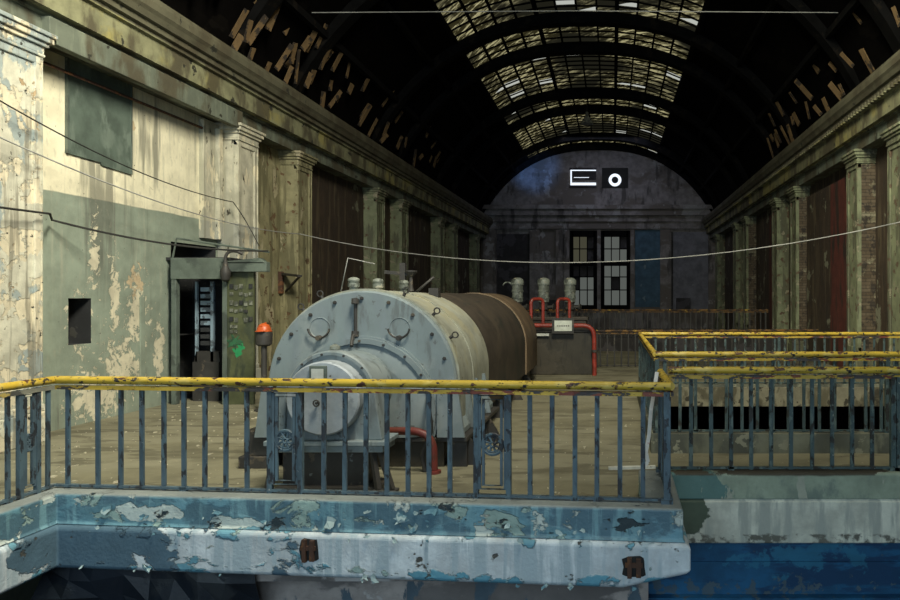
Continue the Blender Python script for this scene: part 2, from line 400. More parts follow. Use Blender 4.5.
def world_loc(o):
    L = Vector(o.location)
    while o.parent: o = o.parent; L = L + Vector(o.location)
    return L
def tag(o, label, cat, group=None, kind=None):
    if label: o['label'] = label
    if cat: o['category'] = cat
    if group: o['group'] = group
    if kind: o['kind'] = kind
    return o
def thing(name, label, cat, loc, group=None):
    o = bpy.data.objects.new(name, None); COL.objects.link(o); o.location = loc
    o.empty_display_size = .1
    return tag(o, label, cat, group)
def struct(o, label=None, cat=None):
    o['kind'] = 'structure'
    return tag(o, label, cat)
def P(px, py, D): return Vector(((px - 612) * D / F, D, EYE - (py - 297) * D / F))
def bend(pts, r, n=6):
    """round the corners of a polyline"""
    pts = [Vector(p) for p in pts]; out = [pts[0]]
    for i in range(1, len(pts) - 1):
        a, b, c = pts[i - 1], pts[i], pts[i + 1]
        da = (a - b).normalized(); dc = (c - b).normalized()
        p0 = b + da * r; p1 = b + dc * r
        for k in range(n + 1):
            t = k / n; out.append(p0 * (1 - t) ** 2 + b * 2 * t * (1 - t) + p1 * t * t)
    out.append(pts[-1]); return out

# ------------------------------------------------------------------ the hall
Y0, YF = -9.0, 44.5
ZB = -4.5
def wall_grid(mb, x, ys, zs, holes, mats, thick):
    """wall slab in plane x with rectangular holes (y0,y1,z0,z1); back face skipped, reveals added"""
    for i in range(len(ys) - 1):
        for j in range(len(zs) - 1):
            a, b, c, d = ys[i], ys[i + 1], zs[j], zs[j + 1]
            if any(h[0] <= a and b <= h[1] and h[2] <= c and d <= h[3] for h in holes): continue
            mb.add([(x, a, c), (x, b, c), (x, b, d), (x, a, d)], [(0, 1, 2, 3)], mi=mats(a))
    for (a, b, c, d) in holes:
        X = x + thick
        q = [(x, a, c), (x, b, c), (x, b, d), (x, a, d)]; r = [(X, a, c), (X, b, c), (X, b, d), (X, a, d)]
        mb.add(q + r, [(0, 1, 5, 4), (1, 2, 6, 5), (2, 3, 7, 6), (3, 0, 4, 7)], mi=2)  # sides and back coloured dark for the shade inside the openings
        mb.add(r, [(0, 1, 2, 3)], mi=2)
mb = MB()
hole = (10.75, 11.22, 1.26, 1.98); door = (13.25, 14.75, 0.0, 3.05)
wall_grid(mb, WLX, [Y0, 6, 10.75, 11.22, 13.25, 14.75, 15.6, 17.7, YF], [ZB, 0, 1.26, 1.98, 3.05, 7.0],
          [hole, (13.25, 14.75, 0, 1.26), (13.25, 14.75, 1.26, 1.98), (13.25, 14.75, 1.98, 3.05)],
          lambda a: (3 if a < 17 else 1) if a >= 15.6 else 0, -.5)  # bay between pilasters: stained, its yellow also standing in for light on brown brick
struct(mb.build('wall_left', [M['plaster'], M['brick_brown'], M['booth_in'], M['pil_dirty']]))
mb = MB()
mb.add([(WRX, Y0, ZB), (WRX, YF, ZB), (WRX, YF, 7.0), (WRX, Y0, 7.0)], [(0, 1, 2, 3)])
struct(mb.build('wall_right', M['brick_brown']))

# far gable wall with openings modelled as reveals
CX, HW, ZS, RISE = -.9, 7.45, 6.9, 4.85
def roof_z(x): 
    u = min(1, abs((x - CX) / HW)); return ZS + RISE * max(0, 1 - u ** 2.4) ** .75
mb = MB()
N = 40
xs = sorted(set([CX - HW + 2 * HW * i / N for i in range(N + 1)]))
for i in range(N):
    a, b = xs[i], xs[i + 1]
    mb.add([(a, YF, ZS), (b, YF, ZS), (b, YF, roof_z(b)), (a, YF, roof_z(a))], [(0, 1, 2, 3)])
mb.add([(WLX, YF, ZB), (WRX, YF, ZB), (WRX, YF, ZS), (WLX, YF, ZS)], [(0, 1, 2, 3)])
struct(mb.build('wall_far', M['far_wall']))
# near gable (behind the photographer) with three tall windows
mb = MB()
wn = [(-6.4, -3.4), (-2.4, .6), (1.6, 4.6)]
prevx = WLX
for (a, b) in wn:
    mb.box(prevx, a, Y0 - .4, Y0, ZB, 9.6); prevx = b
    mb.box(a, b, Y0 - .4, Y0, ZB, 1.2); mb.box(a, b, Y0 - .4, Y0, 8.2, 9.6)
mb.box(prevx, WRX, Y0 - .4, Y0, ZB, 9.6)
mb.box(CX - 5, CX + 5, Y0 - .4, Y0, 9.6, 12.2)
struct(mb.build('wall_near', M['far_wall']))
for i, (a, b) in enumerate(wn):
    mb = MB()
    for k in range(5):
        x = a + (b - a) * k / 4; mb.box(x - .04, x + .04, Y0 - .2, Y0 - .1, 1.2, 8.2)
    for k in range(9):
        z = 1.2 + 7 * k / 8; mb.box(a, b, Y0 - .2, Y0 - .1, z - .03, z + .03)
    struct(mb.build('window_%d' % (i + 11), M['iron_black']))

# floor: slabs round the pit
PX0, PX1, PY0, PY1 = .62, 6.2, 9.15, 14.0
L1 = Vector((-5.12, 6.43)); R1 = Vector((.50, 5.95)); L0 = Vector((-5.20, 2.0)); R2 = Vector((.49, 7.08)); R3 = Vector((WRX, 7.08))
mb = MB()
def slab(poly, zt=0.0, zb=-.18):
    mb.prism(poly, lambda a, b, t: (a, b, t), zb, zt)
slab([(WLX, Y0), (L0.x - 1.3, Y0), (L0.x, 2.0), (L1.x, L1.y), (L1.x, 8.0), (WLX, 8.0)])
slab([(L1.x, L1.y), (R1.x, R1.y), (R2.x, R2.y), (R2.x, 8.0), (L1.x, 8.0)])
slab([(R2.x, 7.08), (WRX, 7.08), (WRX, 8.0), (R2.x, 8.0)])
slab([(WLX, 8.0), (PX0, 8.0), (PX0, YF), (WLX, YF)])
slab([(PX0, 8.0), (WRX, 8.0), (WRX, PY0), (PX0, PY0)])
slab([(PX1, PY0), (WRX, PY0), (WRX, PY1), (PX1, PY1)])
slab([(PX0, PY1), (WRX, PY1), (WRX, YF), (PX0, YF)])
struct(mb.build('floor', M['floor']))
mb = MB(); mb.box(WLX, WRX, Y0, YF, ZB - .2, ZB)
struct(mb.build('floor_lower', M['void']))

# pit kerb
mb = MB()
mb.box(PX0 - .12, WRX, PY0 - .2, PY0, 0, .25); mb.box(PX0 - .12, PX0 + .08, PY0, PY1, 0, .25)
mb.box(PX0 - .12, WRX, PY1, PY1 + .2, 0, .25)
struct(mb.build('trim_11', layered('pit_kerb', (.16, .165, .12), [dict(col=(.09, .095, .075), scale=(2, 2, 1), thr=.52, soft=.05), dict(col=(.26, .26, .19), scale=4, thr=.63)])))
mb = MB()
mb.box(PX0, WRX, PY1 - .05, PY1 + .2, -.18, .2)
struct(mb.build('trim_12', layered('pit_concrete', (.22, .205, .14), [dict(col=(.10, .09, .055), scale=(3, 3, 1.5), thr=.51, soft=.05), dict(col=(.05, .045, .03), scale=5, thr=.58)])))

# ledges: sweep profiles along the edge
def sweep(mb, path, prof, mi=0):
    """path of plan points; outward side is to the right of travel; prof of (outward, z), closed"""
    n = len(path); offs = []
    for i in range(n):
        def nrm(a, b):
            d = (path[b] - path[a]).normalized(); return Vector((d.y, -d.x))
        if i == 0: o = nrm(0, 1)
        elif i == n - 1: o = nrm(n - 2, n - 1)
        else:
            a, b = nrm(i - 1, i), nrm(i, i + 1); o = (a + b).normalized(); o = o / max(.3, o.dot(a))
        offs.append(o)
    m = len(prof); v = []
    for p, o in zip(path, offs):
        for (w, z) in prof: v.append((p.x + o.x * w, p.y + o.y * w, z))
    f = []
    for i in range(n - 1):
        for k in range(m):
            f.append((i * m + k, i * m + (k + 1) % m, (i + 1) * m + (k + 1) % m, (i + 1) * m + k))
    mb.add(v, f, mi=mi); mb.add(v[:m], [tuple(range(m))], mi=mi); mb.add(v[-m:], [tuple(range(m))[::-1]], mi=mi)
UP = [(-.16, 0), (-.16, .25), (.155, .25), (.17, .235), (.17, .0), (.19, -.02), (.13, -.03), (-.16, -.03)]
LOW = [(-.16, -.025), (.20, -.025), (.225, -.05), (.225, -.38), (.20, -.40), (-.16, -.40)]
def densify(path, step=.25):
    out = []
    for a, b in zip(path, path[1:]):
        k = max(1, int((b - a).length / step))
        for i in range(k): out.append(a.lerp(b, i / k))
    out.append(path[-1]); return out
edge1 = [Vector((-5.6, Y0)), L0, L1, L1.lerp(R1, .93), Vector((.42, 5.955)), Vector((.43, 7.08))]
mb = MB(); sweep(mb, edge1, UP); struct(mb.build('trim_1', M['ledge_up'], bevel=.012))
mb = MB(); sweep(mb, edge1, LOW)
mb.v = [(x, y, z + (.14 * min(1, max(0, (x - .2) / .44)) if z < -.3 and y < 6.6 else 0)) for (x, y, z) in mb.v]   # cut-off lower corner
tl = struct(mb.build('trim_2', M['ledge_low'], bevel=.015))
edge2 = [Vector((.45, 7.08)), R3]
UPR = [(-.16, 0), (-.16, .25), (.10, .25), (.12, .23), (.12, -.01), (-.16, -.01)]
LOWR = [(-.16, -.01), (.10, -.01), (.125, -.04), (.125, -.45), (-.16, -.46)]
mb = MB(); sweep(mb, edge2, UPR); struct(mb.build('trim_3', M['ledge_right_up'], bevel=.012))
mb = MB(); sweep(mb, edge2, LOWR); struct(mb.build('trim_4', M['ledge_right_low'], bevel=.015))
# blue girder under the right balcony
mb = MB()
mb.box(-.6, WRX, 7.12, 7.3, -1.02, -.46); mb.box(-.6, WRX, 7.02, 7.3, -1.08, -1.02)
mb.box(-.6, WRX, 7.10, 7.3, -.70, -.685)
struct(mb.build('trim_5', M['girder_blue']))
mb = MB()
mb.box(-5.4, .35, 6.75, 7.0, -1.6, -.40); mb.box(-3.9, -.6, 6.45, 6.75, -.62, -.40)
struct(mb.build('wall_lower', M['undercroft']))

# the two rusty iron holes in the ledge
fd = (R1 - L1).normalized(); fn = Vector((fd.y, -fd.x))
def on_front(px, z, out=0.0):
    k = (px - 612) / F
    # intersect view ray with the offset front line
    p = L1 + fn * out
    t = (k * p.y - p.x) / (fd.x - k * fd.y)
    q = p + fd * t
    return Vector((q.x, q.y, z))
for (pa, pb, za, zb, lab) in ((299, 319, -.27, -.06, 'rusty iron stub in a dark slot of the balcony edge below the turbine'),
                              (622, 646, -.31, -.13, 'rusty iron stub in a ragged hole near the right corner of the balcony edge')):
    c = on_front((pa + pb) / 2, (za + zb) / 2, .225); w = (on_front(pb, 0, .225) - on_front(pa, 0, .225)).length
    r = thing('anchor_stub', lab, 'bracket', c)
    f3 = Vector((fd.x, fd.y, 0)); n3 = Vector((fn.x, fn.y, 0))
    m1 = MB()
    # ragged dark recess plate rim
    pts = []
    for i in range(14):
        t = 2 * PI * i / 14
        sx = (abs(math.cos(t)) ** .5) * (1 if math.cos(t) >= 0 else -1); sz = (abs(math.sin(t)) ** .5) * (1 if math.sin(t) >= 0 else -1)
        j = random.uniform(.86, 1.08); pts.append((sx * w / 2 * j, sz * (zb - za) / 2 * j))
    m1.prism(pts, lambda a, b, t: c + f3 * a + Vector((0, 0, b)) + n3 * t, -.02, .004)
    m1.build('recess', M['cable_black'], r)
    m2 = MB()
    m2.obox(c + f3 * (-w * .18) + n3 * .015, f3, n3, (0, 0, 1), w * .09, .02, (zb - za) * .46)
    m2.obox(c + f3 * (w * .2) + n3 * .012, f3, n3, (0, 0, 1), w * .10, .02, (zb - za) * .42)
    m2.obox(c + n3 * .01 + Vector((0, 0, .02)), f3, n3, (0, 0, 1), w * .36, .015, .018)
    m2.build('stub', M['rusty'], r)

# curled paint flakes on the ledge
fl = MB()
for i in range(46):
    px = random.choice([random.uniform(80, 230), random.uniform(330, 440), random.uniform(500, 650), random.uniform(60, 660)])
    lowb = random.random() < .5
    z = random.uniform(.0, .2) if not lowb else random.choice([random.uniform(-.07, -.02), random.uniform(-.41, -.36)])
    c = on_front(px, z, .175 if not lowb else .235)
    s_ = random.choice([.012, .018, .025, .04]); f3 = Vector((fd.x, fd.y, 0)); n3 = Vector((fn.x, fn.y, 0))
    n_ = 9; ring = []; sk = random.uniform(-.8, .8); wd = random.uniform(.7, 1.9)
    for k in range(n_):
        t = 2 * PI * k / n_ + random.uniform(-.25, .25); rr = s_ * random.uniform(.4, 1.3)
        a, b = math.cos(t) * rr * wd, math.sin(t) * rr
        ring.append(c + f3 * (a + b * sk) + Vector((0, 0, b)) + n3 * (.003 + max(0, -b) * random.uniform(.2, 1.1) + random.uniform(0, .006)))
    fl.add(ring, [tuple(range(n_))])
    fl.add([q - n3 * .003 for q in ring], [tuple(range(n_))[::-1]])
o = fl.build('paint_flakes', layered('flake_paint', (.36, .47, .47), [dict(col=(.12, .25, .31), scale=3, thr=.5)]))
tag(o, 'curled flakes of blue paint peeling off the front balcony edge', 'paint flakes', kind='stuff')

# dark sheeting under the left corner
mb = MB(); rows = []
for i in range(9):
    row = []
    for j in range(6):
        x = -5.2 + i * .24; z = -.40 - j * .14 - .05 * i * (j / 5)
        row.append((x + random.uniform(-.05, .05), 6.5 - .25 * math.sin(i * 1.1 + j * .8) * (j / 5) + random.uniform(-.05, .05) - .1, z + random.uniform(-.04, .04) * (j > 0)))
    rows.append(row)
v = [p for r_ in rows for p in r_]
mb.add(v, [(i * 6 + j, (i + 1) * 6 + j, (i + 1) * 6 + j + 1, i * 6 + j + 1) for i in range(8) for j in range(5)])
o = mb.build('hanging_sheeting', M['tarp'])
sd = o.modifiers.new('thick', 'SOLIDIFY'); sd.thickness = .01
tag(o, 'dark crumpled sheeting hanging under the left corner of the balcony', 'sheeting')

# ------------------------------------------------------------------ entablatures
def entab(mb, side):
    w = WLX if side < 0 else WRX
    sg = 1 if side < 0 else -1
    prof = [(0, 5.66), (.40, 5.66), (.40, 5.93), (.46, 5.95), (.46, 5.99), (.58, 5.99), (.58, 6.36), (.64, 6.38), (.64, 6.44), (.70, 6.46), (.70, 6.55),
            (.76, 6.57), (.80, 6.66), (.84, 6.72), (.84, 6.84), (.80, 6.95), (0, 6.97)]
    mb.prism(prof, lambda a, b, t: (w + sg * a, t, b), Y0, YF)
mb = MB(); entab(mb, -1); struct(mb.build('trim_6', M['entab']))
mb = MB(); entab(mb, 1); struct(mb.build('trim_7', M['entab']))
# dentil course along each cornice
for side, nm in ((1, 'trim_9'),):
    w = WLX if side < 0 else WRX; sg = -side
    mb = MB(); y = 6.0
    while y < YF - .3:
        a, b = sorted((w + sg * .60, w + sg * .745)); mb.box(a, b, y, y + .09, 6.37, 6.47); y += .19
    struct(mb.build(nm, M['entab']))
# architrave beam hung between the two near left pilasters
mb = MB(); mb.box(WLX + .38, WLX + .52, 9.75, 14.85, 5.56, 5.92)
struct(mb.build('trim_10', M['entab'], bevel=.008))
# surface conduit under the beam
mb = MB(); mb.tube([(WLX + .06, 9.8, 5.42), (WLX + .06, 14.7, 5.42)], .025)
tag(mb.build('conduit_pipe', M['rusty'], base=(WLX + .06, 12, 5.42)), 'rusty conduit running under the beam high on the left wall', 'pipe')
# shutter panel high on the left wall
r = thing('wall_shutter', 'dark green rectangular panel high on the left wall beside the peeling pilaster', 'panel', (WLX, 11.4, 4.2))
mb = MB(); mb.prism([(10.72, 4.20), (11.4, 4.19), (11.42, 4.15), (12.1, 4.12), (12.1, 5.66), (10.72, 5.66)], lambda a, b, t: (t, a, b), WLX, WLX + .03)
mb.build('panel_board', M['screen_grey'], r)
mb = MB(); mb.box(WLX, WLX + .045, 10.68, 10.72, 4.2, 5.66); mb.box(WLX, WLX + .045, 12.1, 12.13, 4.12, 5.66)
mb.build('panel_frame', M['booth'], r)
# moulded plaster strip beside pilaster B and vertical pipe
mb = MB(); mb.box(WLX, WLX + .10, 14.15, 14.8, 3.2, 5.6); mb.box(WLX + .10, WLX + .2, 14.55, 14.66, 3.2, 5.5)
struct(mb.build('trim_13', M['pil_cream']))
# chased channel down the left wall
mb = MB(); mb.box(WLX, WLX + .02, 12.36, 12.5, 0, 2.0)
tag(mb.build('wall_channel', M['plaster'], base=(WLX, 12.4, 0), bevel=.01), 'shallow vertical casing strip in the peeled patch of the left wall', 'casing')

# ------------------------------------------------------------------ pilasters
def pilaster(side, yc, mat, label, zt=5.66, w=.8, brick=False):
    wx = WLX if side < 0 else WRX; sg = -side; pr = .45
    r = thing('pilaster', label, 'pilaster', (wx, yc, 0), 'pilasters along the side walls')
    X = lambda a: wx + sg * a
    def bx(mb, a0, a1, y0, y1, z0, z1):
        p, q = sorted((X(a0), X(a1))); mb.box(p, q, y0, y1, z0, z1)
    h = w / 2
    mb = MB(); bx(mb, 0, pr - .03, yc - h + .02, yc + h - .02, .5, zt - .3)
    # raised margins give each face its sunk panel
    for yy in (yc - h, yc + h - .12): bx(mb, .0, pr, yy, yy + .12, .5, zt - .3)
    bx(mb, pr - .11, pr, yc - h, yc + h, .5, .75); bx(mb, pr - .11, pr, yc - h, yc + h, zt - .45, zt - .3)
    mb.build('shaft', mat, r, bevel=.015)
    mb = MB()
    for (g, z0, z1) in ((.03, zt - .34, zt - .30), (.02, zt - .30, zt - .2), (.06, zt - .2, zt - .14), (.10, zt - .14, zt - .06), (.13, zt - .06, zt)):
        bx(mb, 0, pr + g, yc - h - g, yc + h + g, z0, z1)
    mb.build('capital', mat, r, bevel=.012)
    mb = MB()
    bx(mb, 0, pr + .06, yc - h - .06, yc + h + .06, 0, .42); bx(mb, 0, pr + .03, yc - h - .03, yc + h + .03, .42, .52)
    mb.build('plinth', mat, r, bevel=.015)
    if brick:
        mb = MB(); bx(mb, .0, pr - .10, yc - h - .012, yc - h + .05, .55, zt - .36); mb.build('bared_brickwork', M['brick'], r)
    return r
LP = [(9.3, M['pilaster'], 'peeling cream and blue pilaster nearest on the left wall'),
      (15.2, M['pil_cream'], 'cream pilaster on the left wall right above the dark control booth'),
      (18.0, M['pil_dirty'], 'yellow stained pilaster on the left wall with the small lamp bracket'),
      (23.9, M['pil_green'], 'fourth pilaster along the left wall, dark, above the turbine front casing'),
      (26.7, M['pil_green'], 'fifth pilaster along the left wall, dark, paired close behind the fourth'),
      (32.6, M['pil_green'], 'sixth pilaster along the left wall, nearly lost in shadow'),
      (35.4, M['pil_green'], 'seventh pilaster along the left wall, nearly lost in shadow'),
      (41.3, M['pil_green'], 'last pilaster of the left wall before the far gable')]
for y, m_, lab in LP: pilaster(-1, y, m_, lab)
RP = [(15.1, M['pil_green'], 'pale green pilaster cut by the right edge of the photo'),
      (17.8, M['pil_green'], 'tall yellowish pilaster second from the right edge, with brick showing'),
      (23.6, M['pil_green'], 'third pilaster along the right wall, brown brick beside its lit edge'),
      (26.3, M['pil_green'], 'fourth pilaster along the right wall, dull green, behind the brown brick one'),
      (32.2, M['pil_green'], 'fifth pilaster along the right wall, small and dark with flaking paint'),
      (34.9, M['pil_green'], 'sixth pilaster along the right wall, a dim sliver'),
      (41.0, M['pil_green'], 'last pilaster of the right wall before the far gable')]
for y, m_, lab in RP: pilaster(1, y, m_, lab, brick=y in (17.8, 23.6, 32.2))
# brick and red panels in the right-hand bays
for (y0, y1, m_, nm) in ((18.5, 20.6, M['red_panel'], 'trim_14'), (20.6, 23.1, M['brick_brown'], 'trim_15'), (27.0, 28.6, M['red_panel'], 'trim_16')):
    mb = MB(); mb.box(WRX - .12, WRX, y0, y1, 0, 5.3); struct(mb.build(nm, m_))
# lamp bracket on the third left pilaster
r = thing('iron_bracket', 'triangular metal bracket sticking out of the yellow stained pilaster', 'bracket', (-7.9, 17.7, 1.9))
a = P(283, 274, 17.55); b = P(300, 276, 16.9); c = P(286, 291, 17.55)
mb = MB(); mb.beam(a, b, .1, .05); mb.beam(c, b, .05, .04); mb.build('bracket_arm', M['dark_iron'], r)
mb = MB(); mb.box(a.x - .1, a.x - .0, 17.5, 17.62, c.z - .06, a.z + .06); mb.build('wall_plate', M['rusty'], r)

# ------------------------------------------------------------------ roof
SKL, SKR = -5.3, 2.9
mb = MB(); n = 60
xs = [CX - HW + 2 * HW * i / n for i in range(n + 1)]
for i in range(n):
    a, b = xs[i], xs[i + 1]
    q = lambda y0, y1: mb.add([(a, y0, roof_z(a)), (b, y0, roof_z(b)), (b, y1, roof_z(b)), (a, y1, roof_z(a))], [(0, 1, 2, 3)])
    if SKL <= (a + b) / 2 <= SKR:
        q(Y0, -2.0)
    else: q(Y0, YF)
mb.box(WLX - .3, CX - HW + .3, Y0, YF, 6.9, 7.1); mb.box(CX + HW - .3, WRX + .3, Y0, YF, 6.9, 7.1)
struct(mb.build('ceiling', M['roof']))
RIBS = [15.2, 18.0, 23.9, 26.7, 32.5, 35.4, 41.4, 44.1]
names = ['first', 'second', 'third', 'fourth', 'fifth', 'sixth', 'seventh', 'last']
for y, nn in zip(RIBS, names):
    mb = MB(); m = 48
    pts = [CX - HW + .05 + (2 * HW - .1) * i / m for i in range(m + 1)]
    for i in range(m):
        a, b = pts[i], pts[i + 1]; za, zb = roof_z(a) - .05, roof_z(b) - .05
        v = [(a, y - .14, za), (b, y - .14, zb), (b, y - .14, zb - .36), (a, y - .14, za - .36), (a, y + .14, za), (b, y + .14, zb), (b, y + .14, zb - .36), (a, y + .14, za - .36)]
        mb.add(v, [(0, 1, 2, 3), (4, 7, 6, 5), (3, 2, 6, 7)], False)
        # flanges
        v = [(a, y - .2, za - .36), (b, y - .2, zb - .36), (b, y + .2, zb - .36), (a, y + .2, za - .36), (a, y - .2, za - .40), (b, y - .2, zb - .40), (b, y + .2, zb - .40), (a, y + .2, za - .40)]
        mb.add(v, [(0, 3, 2, 1), (4, 5, 6, 7), (0, 1, 5, 4), (3, 7, 6, 2)], False)
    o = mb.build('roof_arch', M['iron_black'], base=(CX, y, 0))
    tag(o, 'black iron roof arch spanning the hall, %s counted from the viewer' % nn if nn != 'last' else 'black iron roof arch set against the far gable wall', 'roof arch', 'roof arches')
# skylight bays
bays = [(9.3, 15.2), (15.2, 18.0), (18.0, 23.9), (23.9, 26.7), (26.7, 32.5), (32.5, 35.4), (35.4, 41.4), (41.4, 44.5)]
NC = 12
for bi, (y0, y1) in enumerate(bays):
    bars = MB(); gl = MB()
    cw = (SKR - SKL) / NC
    nr = max(4, int(round((y1 - y0) / .55))); rh = (y1 - y0) / nr
    for c in range(NC + 1):
        x = SKL + c * cw; z = roof_z(x); w = .03 if c % 4 else .07
        bars.box(x - w, x + w, y0, y1, z - .10, z + .02)
    for r_ in range(nr + 1):
        y = y0 + r_ * rh
        for c in range(NC):
            a, b = SKL + c * cw, SKL + (c + 1) * cw
            bars.beam((a, y, roof_z(a) - .03), (b, y, roof_z(b) - .03), .045, .05)
    for c in range(NC):
        for r_ in range(nr):
            a, b = SKL + c * cw + .02, SKL + (c + 1) * cw - .02
            ya, yb = y0 + r_ * rh, y0 + (r_ + 1) * rh
            k = random.random()
            za, zb = roof_z(a) + .03, roof_z(b) + .03
            if k < .02: continue
            if k < .07:   # broken pane: a shard left in one corner
                t = random.uniform(.3, .8)
                gl.add([(a, ya, za), (b, ya, zb), (b, ya + (yb - ya) * t * random.uniform(.3, 1), zb), (a + (b - a) * .4, ya + (yb - ya) * t, za), (a, yb, za)], [(0, 1, 2, 3, 4)])
            else:
                t = 0.0
                gl.add([(a, ya, za), (b, ya, zb), (b, yb, zb + t), (a, yb, za + t)], [(0, 1, 2, 3)])
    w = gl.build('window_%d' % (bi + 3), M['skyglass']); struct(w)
    bars.build('glazing_bars', M['iron_black'], w)
# tie rod and purlins
mb = MB(); mb.tube([(WLX + .3, 17.0, 8.9), (CX, 17.0, 8.95), (WRX - .3, 17, 8.9)], .012, 6)
tag(mb.build('tie_rod', M['cable_white'], base=(CX, 17, 8.9)), 'thin pale tie wire crossing below the roof at the top of the photo', 'wire')
for k, u in enumerate((-.86, -.7, .7, .86)):
    x = CX + u * HW; z = roof_z(x) - .18
    mb = MB(); mb.box(x - .07, x + .07, 8, 44.4, z - .12, z + .06)
    tag(mb.build('roof_purlin', M['iron_black'], base=(x, 26, z)), ['lower purlin of the dark roof slope above the left cornice', 'upper purlin of the dark roof slope left of the skylight',
        'upper purlin of the dark roof slope right of the skylight', 'lower purlin of the dark roof slope above the right cornice'][k], 'beam', 'roof purlins')
# broken laths along the eaves
def laths(side, y0, y1, nmax, label, group):
    base_me = None
    y = y0; k = 0
    while y < y1 and k < nmax:
        L = random.uniform(.25, .85)
        x0 = (CX - HW + .55 if side < 0 else CX + HW - .55) + random.uniform(-.1, .1)
        z0 = roof_z(x0) - .5 + random.uniform(-.9, 1.3)
        x0 += -side * random.uniform(0, .25)
        ang = random.uniform(.9, 1.35); yy = random.uniform(-.35, .35)
        d = Vector((-side * math.cos(ang), yy, math.sin(ang))).normalized()
        p0 = Vector((x0, y, max(6.97, z0))); p1 = p0 + d * L
        mb = MB(); mb.beam(p0, p1, random.uniform(.08, .16), .025, up=(-side, -.3, 0))
        tag(mb.build('roof_lath', M['lath'], base=p0), label, 'lath', group)
        y += random.uniform(.30, .62) ; k += 1
for _r in range(3): laths(-1, 10.3 + _r * .2, (17, 22, 36)[_r], 45, 'broken wooden lath hanging loose in the roof slope above the left cornice', 'broken laths above the left cornice')
laths(1, 13.0, 26, 34, 'broken wooden lath standing loose above the right cornice', 'broken laths above the right cornice')

# ------------------------------------------------------------------ far gable details
def fbox(mb, px0, px1, py0, py1, d0, d1, D=YF):
    a = P(px0, py1, D); b = P(px1, py0, D); mb.box(a.x, b.x, D - d1, D - d0, a.z, b.z)
mb = MB(); fbox(mb, 478, 716, 210, 216, 0, .5); fbox(mb, 478, 716, 216, 222, 0, .32); fbox(mb, 478, 716, 206, 210, 0, .65); fbox(mb, 478, 716, 222, 229, 0, .2)
struct(mb.build('trim_17', M['far_wall']))
mb = MB()
for (a, b) in ((484, 497), (530, 540), (556, 563), (564.5, 569.5), (597.3, 600.7), (630.5, 634), (660, 671), (708, 716)): fbox(mb, a, b, 230, 335, 0, .22)
struct(mb.build('trim_18', M['far_wall']))
mb = MB(); fbox(mb, 497, 530, 234, 330, 0, .03); fbox(mb, 671, 673, 232, 310, 0, .08); fbox(mb, 540, 556, 300, 330, 0, .03); fbox(mb, 676, 690, 298, 312, .05, .3)
struct(mb.build('trim_19', M['dark_niche']))
mb = MB(); fbox(mb, 635, 660, 230, 307, 0, .04); struct(mb.build('trim_20', M['blue_panel']))
mb = MB(); fbox(mb, 673, 708, 232, 310, 0, .05); struct(mb.build('trim_21', layered('far_grey_panel', (.17, .17, .19), [dict(col=(.24, .24, .26), scale=.9, thr=.6)])))
for i, (a, b) in enumerate(((572, 595), (603, 628))):
    fr = MB()
    fbox(fr, a - 2, a + 1.5, 231, 309, 0, .22); fbox(fr, b - 1.5, b + 2, 231, 309, 0, .22)
    fbox(fr, a, b, 231, 237, 0, .22); fbox(fr, a, b, 305, 309, 0, .3); fbox(fr, a, b, 262, 266, .02, .2)
    for k in (1, 2): x = a + (b - a) * k / 3; fbox(fr, x - .5, x + .5, 236, 306, .03, .14)
    for y in (249, 277, 290): fbox(fr, a, b, y - .5, y + .5, .03, .14)
    w = struct(fr.build('window_%d' % (i + 1), M['iron_black']))
    pan = [MB(), MB(), MB()]
    rows = [(237, 249), (249, 262), (266, 277), (277, 290), (290, 305)]
    for k in range(3):
        for j, (y0, y1) in enumerate(rows):
            u0, u1 = a + (b - a) * k / 3, a + (b - a) * (k + 1) / 3
            if i == 0: t = 0 if (k < 2 and j < 2) else (2 if (k == 1 and j > 2) or k == 0 and j == 4 else 1)
            else: t = 2 if not ((k == 1 and j == 3) or k == 2 and j < 1) else 1
            if i == 0 and k == 2: t = 2 if j > 2 else 1
            fbox(pan[t], u0, u1, y0, y1, .01, .03)
    for t, m_, nm in ((0, M['win_day'], 'blind_panes'), (1, M['dark_niche'], 'dark_panes'), (2, M['win_day2'], 'bright_panes')):
        if pan[t].v: pan[t].build(nm, m_, w)
# lit louvre opening
w = MB()
fbox(w, 569.5, 596.5, 168, 170, 0, .1); fbox(w, 569.5, 596.5, 185.5, 187.5, 0, .1)
w = struct(w.build('window_21', M['dark_niche']))
lv = MB(); fbox(lv, 572, 596, 171, 180, .02, .05); lv.build('louvre_board', M['dark_niche'], w)
b2 = MB(); fbox(b2, 570.5, 571.8, 170, 187, .01, .06); fbox(b2, 570.5, 596, 170, 171.0, .01, .06); fbox(b2, 570.5, 596, 182.8, 185.4, .01, .06); fbox(b2, 574, 589, 177.4, 177.9, .04, .07)
b2.build('bright_gap', M['day_white'], w)
# fan opening
r = thing('ventilator', 'square black fan opening with a glowing white ring high on the far gable', 'ventilator', P(615, 178, YF - .05))
mb = MB(); fbox(mb, 602, 628, 168, 188, 0, .06); mb.build('fan_board', M['cable_black'], r)
c = P(615, 180, YF - .07)
mb = MB(); mb.lathe(c, (0, -1, 0), [(0, .20), (.02, .20), (.02, .40), (0, .40)], 32, False, False); mb.build('bright_ring', M['day_white'], r)
mb = MB(); mb.lathe(c, (0, -1, 0), [(0, .22), (.05, .21), (.07, .1), (.07, 0.001)], 24); mb.build('fan_hub', M['booth_in'], r)
